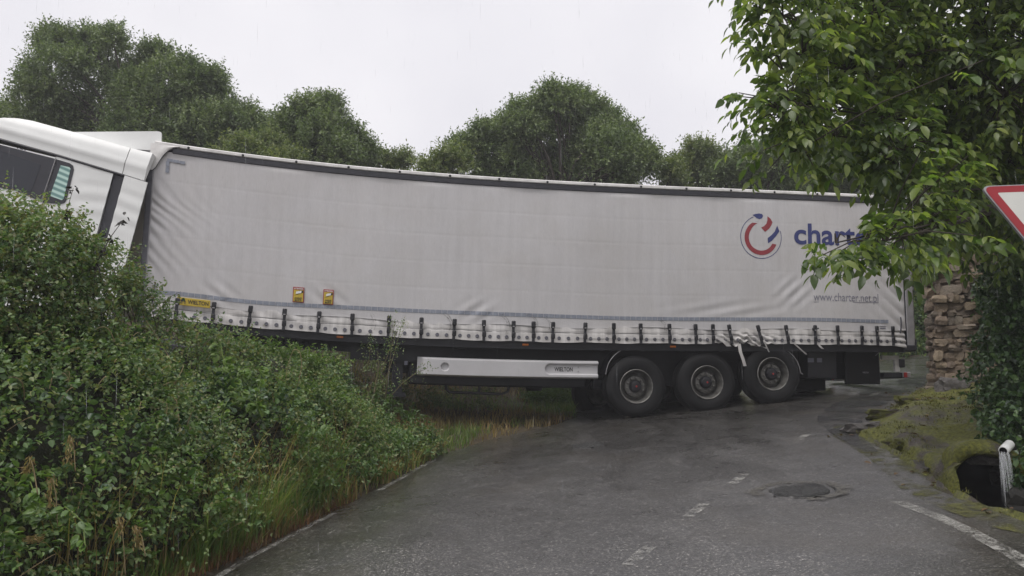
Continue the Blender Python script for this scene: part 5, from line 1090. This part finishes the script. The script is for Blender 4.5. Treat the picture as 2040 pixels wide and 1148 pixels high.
blades('dry_grass', on_edge(1100, (6.2, TM), 0.0, 0.42, 1.0), 0.36, 0.010, (0.3, -0.2, 0), M['straw'], label='yellowed dry grass between hedge and road')
blades('dry_grass', on_edge(520, (4.6, 8.6), 0.15, 0.75), 1.1, 0.009, (0.1, -0.1, 0), M['straw'], label='tall straw stalks standing up the hedge face')
blades('dry_grass', on_edge(1800, (4.4, 8.2), -0.04, 0.2), 0.16, 0.006, (0.6, -0.4, 0), plain_straw := leafmat('rusty_grass', [(0.16, 0.075, 0.03), (0.12, 0.06, 0.025), (0.2, 0.12, 0.05)], 0.7, 0.1), label='rusty dead grass at the road edge')
# verge behind and under the trailer
n_ = 30000; gx_ = rng.uniform(-4.5, 3.2, n_); gy_ = rng.uniform(11.6, 19.5, n_); GP = np.c_[gx_, gy_]; dl_ = seg_dist(GP, LEFT); k = ~in_poly(GP, POLY) & (dl_ < 5) & (gy_ > 11.7+0.12*np.maximum(0, -gx_)); k &= rng.uniform(0, 1, n_) < np.clip(0.65+0.6*noise3(np.c_[GP, GP[:, :1]*0], 1.2, 2), 0.3, 1); GP = GP[k]
gb = np.c_[GP, ground_z(GP)-0.01]; sel = noise3(np.c_[GP, GP[:, :1]*0], 0.8, 1) > 0.05
blades('grass', gb[sel], 0.24, 0.012, (0.1, -0.5, 0), M['grass'], label='green grass on the verge under the trailer')
blades('dry_grass', gb[~sel], 0.22, 0.011, (0.1, -0.4, 0), M['straw'], label='dry brown grass on the bank under the trailer')
n_ = 9000; FP = np.c_[rng.uniform(6, 26, n_), rng.uniform(20.0, 28, n_)]; FP = FP[~in_poly(FP, POLY) & (seg_dist(FP, LEFT) < 3)]; blades('grass', np.c_[FP, ground_z(FP)], 0.45, 0.02, (0, -0.3, 0), M['grass'], label='grassy far verge across the road')
# fallen leaves and twigs on the road edge and the mossy bank
n_ = 1500; LP = np.c_[rng.uniform(3.4, 9, n_), rng.uniform(5, 15, n_)]; ins_ = in_poly(LP, POLY); dr_ = seg_dist(LP, RIGHT); kk = np.where(ins_, dr_ < 0.5*rng.uniform(0, 1, n_)**2, rng.uniform(0, 1, n_) < 0.30+0.6*smooth(dr_, 0.8, 2.0)); LP = LP[kk]
cu_ = LP-CUL[:2]; ca_ = cu_@cax[:2]; LP = LP[~((np.abs(cu_@np.array([-cax[1], cax[0]])) < 0.42) & (ca_ > -1.3) & (ca_ < 1.4))]
lz = np.where(in_poly(LP, POLY), road_z(LP), moss_z(LP))+0.012; m_ = len(LP)
foliage('fallen_leaves', (np.c_[LP, lz], np.c_[rng.normal(size=(m_, 2)), np.zeros(m_)], np.array([0, 0, 1.0])+rng.normal(size=(m_, 3))*0.25, rng.uniform(.04, .11, m_), rng.uniform(.02, .05, m_)), M['leaf_dead'], None, 4)
bpy.data.objects['fallen_leaves']['label'] = 'brown fallen leaves on the mossy bank and gutter'
# moss cushions give the bank its relief
n_ = 2600; MP = np.c_[rng.uniform(3.6, 9.5, n_), rng.uniform(5.0, 15.5, n_)]; MP = MP[~in_poly(MP, POLY)]; dm = seg_dist(MP, RIGHT); cu_ = MP-CUL[:2]; ca_ = cu_@cax[:2]; hole = (np.abs(cu_@np.array([-cax[1], cax[0]])) < 0.42) & (ca_ > -1.3) & (ca_ < 1.4); MP = MP[(dm < 2.6) & ~hole & (noise3(np.c_[MP, MP[:, :1]*0], 1.2, 3) > -0.35)]
blades('moss_tufts', np.repeat(np.c_[MP, moss_z(MP)], 9, 0)+rng.normal(size=(len(MP)*9, 3))*np.array([.05, .05, .004]), 0.035, 0.012, (0, -0.2, 0), leafmat('moss_tips', [(0.06, 0.065, 0.01), (0.09, 0.09, 0.015), (0.13, 0.12, 0.02)], 0.7, 0.15), label='short moss covering the bank by the gutter')

# ivy over the right part of the wall
iv = empty('ivy', (8.4, 12.4, 1.2)); setp(iv, 'dark ivy curtain hanging over the right side of the stone wall', 'ivy'); IO = np.array([8.4, 12.4, 1.2])
wa = math.atan2(-0.42, 0.9); wd_ = np.array([math.cos(wa), math.sin(wa), 0]); wnn = np.array([math.sin(wa), -math.cos(wa), 0]); wo_ = np.array([7.0, 13.1, 1.1])
def ivy_pts(n, x0, x1, z0, z1, d0, d1):
    x = rng.uniform(x0, x1, n); z = rng.uniform(z0, z1, n); d = rng.uniform(d0, d1, n)+0.15*noise3(np.c_[x, z, z*0], 2.0, 1)
    k = x > 0.95+0.55*noise3(np.c_[z, z*0, z*0+1.0], 1.6, 2)+0.25*smooth(1.2-z, 0, 1.5); return (wo_+x[:, None]*wd_+z[:, None]*np.array([0, 0, 1])+d[:, None]*wnn)[k]
p = ivy_pts(4200, 0.2, 4.4, -0.35, 4.4, 0.02, 0.35); n_ = len(p)
foliage('foliage', sprigs(p-IO, np.array([0, 0, -0.7])+wnn*0.5+rng.normal(size=(n_, 3))*0.4, rng.uniform(.1, .3, n_), 6, 0.085, 0.078, 0.9, 0.3, 0.3, 0.6), M['leaf_ivy'], iv, 4)
# nearer ivy on the bank at the right border
p = []
for (u, v, Yd, r) in [(2010, 800, 9.2, 0.42), (2060, 760, 9.0, 0.6), (2000, 700, 9.6, 0.4), (2060, 640, 9.2, 0.6), (1985, 840, 8.9, 0.22), (2060, 850, 8.4, 0.4), (2030, 560, 9.6, 0.5), (2120, 600, 9, 0.8), (2120, 800, 8.6, 0.7), (2050, 920, 8.0, 0.22)]:
    n_ = int(800*r*r)+40; dd = rand_dirs(n_); p.append(at(u, v, Yd)+dd*(r*rng.uniform(.3, 1, n_)**.4)[:, None])
p = np.concatenate(p); n_ = len(p); iv2 = empty('ivy', tuple(at(2060, 860, 8.6))); setp(iv2, 'glossy ivy mound overhanging the drain at the right border of the picture', 'ivy')
foliage('foliage', sprigs(p-at(2060, 860, 8.6), np.array([-0.1, -0.5, -0.3])+rng.normal(size=(n_, 3))*0.5, rng.uniform(.1, .28, n_), 6, 0.075, 0.068, 0.9, 0.3, 0.3, 0.6), M['leaf_ivy'], iv2, 4)

# walnut tree at the right: trunk beyond the border, limbs reaching over the road, compound leaves
wt = empty('walnut_tree', (7.6, 9.6, 1.0)); setp(wt, 'big walnut tree with long hanging leaves filling the upper right corner', 'tree'); WO = np.array([7.6, 9.6, 1.0])
MB().tube([(0, 0, -0.3), (-0.1, 0.05, 1.5), (-0.05, 0, 3.0), (0.1, 0.1, 5.0), (0.2, 0.1, 7.5)], [0.32, 0.26, 0.23, 0.17, 0.08], 10).build('trunk', M['bark'], wt, smooth_=True)
WB = [(1560, 60, 6.6, .36), (1600, 140, 6.8, .45), (1570, 235, 6.6, .36), (1640, 60, 7.0, .5), (1700, 170, 7.2, .55), (1620, 235, 6.8, .42), (1595, 275, 6.6, .2), (1665, 300, 7.0, .34), (1740, 60, 7.2, .55), (1800, 150, 7.4, .6), (1750, 280, 7.2, .5), (1770, 345, 7.0, .26), (1800, 330, 7.2, .45), (1840, 415, 6.9, .26), (1850, 465, 7.0, .34), (1735, 505, 6.2, .17), (1765, 508, 6.3, .2), (1795, 505, 6.5, .24), (1665, 512, 6.1, .13), (1850, 490, 7.0, .22), (1850, 60, 7.6, .6), (1900, 200, 7.8, .65), (1900, 330, 7.8, .55), (1880, 430, 7.6, .45), (1960, 80, 7.6, .65), (2000, 220, 7.4, .65), (1980, 340, 8.2, .55), (1970, 450, 8.4, .55), (2050, 330, 8.2, .7), (2060, 120, 7.4, .7), (2060, 480, 8.6, .6), (1520, 10, 6.6, .16), (1500, -30, 6.6, .25), (1600, -40, 6.8, .4), (1720, -50, 7, .5), (1850, -60, 7.2, .6), (2000, -60, 7.4, .7), (2150, 250, 8, .9), (2150, 0, 7.6, .9), (1750, 120, 8.8, .8), (1850, 280, 9.2, .9), (1960, 180, 9.2, .9), (1680, 240, 8.6, .6), (1940, 420, 9.4, .7), (1900, 500, 9.2, .4), (1640, 130, 8.4, .5)]
lm = MB(); tips = []; hub = np.array([-0.05, 0, 3.0])
for (u, v, Yd, r) in WB:
    v = v-28; r = r*0.78; c = at(u, v, Yd)-WO; a = hub+np.array([0, 0, max(-0.6, min(3.5, (c[2]-3.4)*0.5))]); m_ = a*0.45+c*0.55+np.array([0.1, 0.1, 0.3]); lm.tube([a, m_, c], [0.03, 0.016, 0.006], 6, cap=False)
    n_ = int(88*r/0.4*max(0.7, r/0.45)); dd = rand_dirs(n_); rad = r*rng.uniform(0.1, 1.0, n_)**0.55; p = c+dd*rad[:, None]
    for q, d in zip(p, dd):
        tips.append((q, d))
        if random.random() < 0.30: lm.tube([c, (c+q)/2+np.array([0, 0, 0.05]), q], [0.010, 0.006, 0.003], 4, cap=False)
lone = [(1478, 92, 6.4), (1490, 60, 6.4), (1472, 185, 6.3), (1455, 190, 6.3), (1490, 215, 6.4), (1510, 200, 6.4), (1500, 270, 6.4), (1490, 255, 6.4), (1520, 300, 6.4), (1535, 180, 6.5), (1530, 340, 6.5), (1640, 508, 6.0), (1655, 512, 6.0), (1625, 515, 6.0), (1720, 515, 6.1), (1700, 525, 6.1), (1620, 330, 6.6), (1520, 20, 6.5), (1500, 10, 6.4), (1540, 110, 6.5), (1525, 240, 6.5), (1800, 430, 6.4), (1945, 470, 5.8), (1930, 310, 5.6), (1880, 350, 5.6), (1835, 300, 5.6), (1960, 120, 5.4)]
twb = [(1560, 140, 6.6), (1560, 60, 6.6), (1570, 230, 6.6), (1590, 300, 6.6), (1760, 480, 6.4), (1800, 520, 6.6), (1800, 400, 6.9), (1900, 330, 7.0)]
for (u, v, Yd) in lone:
    c = at(u, v, Yd)-WO; b_ = min((at(*q)-WO for q in twb), key=lambda q: np.linalg.norm(q-c)); lm.tube([b_, (b_+c)/2+np.array([0, 0, 0.06]), c], [0.008, 0.006, 0.004], 5, cap=False); tips += [(c, nrm(c-b_)), (c*0.85+b_*0.15, nrm(c-b_)+np.array([0, 0, .3]))]
lm.build('branches', M['bark'], wt)
tips_p = np.array([t[0] for t in tips]); tips_d = np.array([t[1] for t in tips]); n_ = len(tips_p)
# a compound leaf: a drooping stalk with paired leaflets and one at the end
PL, DL, NL, LL = [], [], [], []; rach = MB()
az = rng.uniform(0, 6.28, n_)
dirs = nrm(np.c_[np.cos(az), np.sin(az), np.zeros(n_)]*0.6+tips_d*0.6+np.array([0, 0, -0.12])+rng.normal(size=(n_, 3))*0.15)
for p, d in zip(tips_p, dirs):
    ln = random.uniform(0.16, 0.30); sd = np.cross(d, [0, 0, 1.0]); sd = sd/(np.linalg.norm(sd)+1e-6); up = np.cross(sd, d); lsz = random.uniform(0.08, 0.132)
    tn = rng.normal(size=3)*0.22; pr = p
    for j, t in enumerate((0.3, 0.55, 0.8, 1.0)):
        q = p+d*ln*t-np.array([0, 0, 0.35*ln*t*t]); dd = nrm(d-np.array([0, 0, 0.7*t]))
        for s_ in ((-1, 1) if j < 3 else (0,)):
            w_ = nrm(dd*0.55+sd*s_*0.95+np.array([0, 0, -0.35])+rng.normal(size=3)*0.22) if s_ else nrm(dd+rng.normal(size=3)*0.1)
            PL.append(q); DL.append(w_); NL.append(up+tn+rng.normal(size=3)*0.35); LL.append(lsz*(0.75+0.3*t)*random.uniform(0.85, 1.15))
PL, DL, NL, LL = map(np.array, (PL, DL, NL, LL))
wp_ = PL+DL*(LL*0.5)[:, None]+WO; fwd = wp_[:, 1]*math.cos(TH)+(wp_[:, 2]-1.6)*math.sin(TH); pu = CX+F*wp_[:, 0]/fwd; pv = CY-F*(-wp_[:, 1]*math.sin(TH)+(wp_[:, 2]-1.6)*math.cos(TH))/fwd
gap = ((pu < 1716) & (pv > 405) & (pv < 488)) | ((pu < 1765) & (pv > 572)) | ((pu < 1600) & (pv > 385))      # the crown opens here
PL, DL, NL, LL = PL[~gap], DL[~gap], NL[~gap], LL[~gap]
keyd = np.linalg.norm(PL+WO-np.array([0, 0, 1.6]), axis=1)+2.5*(rng.uniform(0, 1, len(PL))); uu = CX+F*(PL+WO)[:, 0]/(PL+WO)[:, 1]
keyd = np.where((uu > 1400) & (uu < 2030) & ((PL+WO)[:, 2] < 5.2), keyd, 99); ordr = np.argsort(keyd); near, rest = ordr[:290], ordr[290:]
foliage('foliage', (PL[rest], DL[rest], NL[rest], LL[rest], LL[rest]*0.46), M['leaf_walnut'], wt, 8)
lmats = [single_leaf('leaf', solid('walnut_leaf_%d' % i, c_, 0.33, 0.45)) for i, c_ in enumerate([(0.05, 0.09, 0.02), (0.08, 0.14, 0.025), (0.12, 0.19, 0.03), (0.06, 0.11, 0.022), (0.15, 0.20, 0.03)])]
leaf_objects('leaf', lmats, PL[near], DL[near], NL[near], LL[near], wt, 0.74)

# yield sign near the camera at the right border
A, B_ = at(1953, 371, 4.55), at(2320, 357, 4.30); side = np.linalg.norm(B_-A); ex = nrm(B_-A); ny = nrm(np.cross(ex, [0, 0, 1.0])); ny = nrm(ny+0.10*np.array([0, 0, 1.0])); ez = np.cross(ex, -ny) if np.cross(ex, -ny)[2] < 0 else np.cross(ny, ex)
if ez[2] > 0: ez = -ez
sg = empty('yield_sign', tuple(A)); setp(sg, 'white triangular give-way sign with red border cut by the right picture edge', 'road sign')
mrot = Matrix((Vector(ex), Vector(np.cross(ex, ez) if np.cross(ex, ez)[1] > 0 else -np.cross(ex, ez)), Vector(-ez))).transposed().to_4x4(); mrot.translation = Vector(A); sg.matrix_world = mrot
def tri(m_, rc, s=side):
    """rounded triangle, point down, inset by m_"""
    h_ = s*0.80; P_ = [(0.0, 0.0), (s, 0.0), (s/2, -h_)]; cen = np.array([s/2, -h_/3]); out = []
    ins_ = 1-m_/(h_/3); P_ = [cen+(np.array(p)-cen)*ins_ for p in P_]
    for i in range(3):
        p, a, b_ = P_[i], P_[i-1], P_[(i+1) % 3]; da, db = nrm(a-p), nrm(b_-p)
        for t in np.linspace(0, 1, 7): out.append(tuple((p+da*rc)*(1-t)**2+p*2*t*(1-t)+(p+db*rc)*t*t))
    return out
MB().prism(tri(0.0, 0.05), 0.0, 0.028).build('plate', M['alu'], sg)
def ring2(o_, i_, y): 
    n_ = len(o_); V_ = [(x, y, z) for x, z in o_]+[(x, y, z) for x, z in i_]; return V_, [(i, (i+1) % n_, n_+(i+1) % n_, n_+i) for i in range(n_)]
V_, f_ = ring2(tri(0.006, 0.05), tri(0.045, 0.012), -0.003); me = bpy.data.meshes.new('border'); me.from_pydata(V_, [], f_); link('border', me, plain('sign_red', (0.30, 0.012, 0.02), 0.35, var=0.1), sg, False)
bpy_t = MB(); bpy_t.prism(tri(0.045, 0.012), -0.0025, -0.0005); bpy_t.build('field', plain('sign_white', (0.60, 0.60, 0.56), 0.35, var=0.06), sg)
MB().box(side*0.36, side*0.64, 0.028, 0.05, -0.005, 0.012).build('bracket', M['alu'], sg)
MB().box(side/2-0.04, side/2+0.04, 0.03, 0.07, -2.6, 0.02).build('post', M['alu'], sg)

# falling rain: thin drops hanging in the air between camera and trailer
n_ = 1500; rp = np.c_[rng.uniform(-6, 8, n_), rng.uniform(2.2, 12.0, n_), rng.uniform(0.2, 6.5, n_)]; rl_ = rng.uniform(0.06, 0.17, n_)
dr_ = np.c_[rng.normal(0.03, 0.03, n_), np.zeros(n_), -np.ones(n_)]
a_ = rp; b_ = rp+dr_*rl_[:, None]; wr = 0.0008; V = np.stack([a_+[0, 0, 0], (a_+b_)/2+[wr, 0, 0], (a_+b_)/2+[-wr*.5, wr*.87, 0], (a_+b_)/2+[-wr*.5, -wr*.87, 0], b_], 1).reshape(-1, 3); i = np.arange(n_)[:, None]*5
setp(mesh_np('rain', V, [np.concatenate([i+np.array(k) for k in ([0, 1, 2], [0, 2, 3], [0, 3, 1], [4, 2, 1], [4, 3, 2], [4, 1, 3])])], M['rain'], None, True), 'falling rain drops in front of the trailer', 'rain', None, 'stuff')
# thin wet haze
hz = MB().box(-95, 95, -45, 145, -12, 22).build('haze', None, None); hz['kind'] = 'stuff'
m = bpy.data.materials.new('haze'); m.use_nodes = True; n = m.node_tree; n.nodes.remove(n.nodes['Principled BSDF']); pv = n.nodes.new('ShaderNodeVolumePrincipled'); pv.inputs['Color'].default_value = (0.93, 0.93, 0.96, 1); pv.inputs['Density'].default_value = 0.0021
n.links.new(pv.outputs[0], n.nodes['Material Output'].inputs['Volume']); hz.data.materials.append(m)
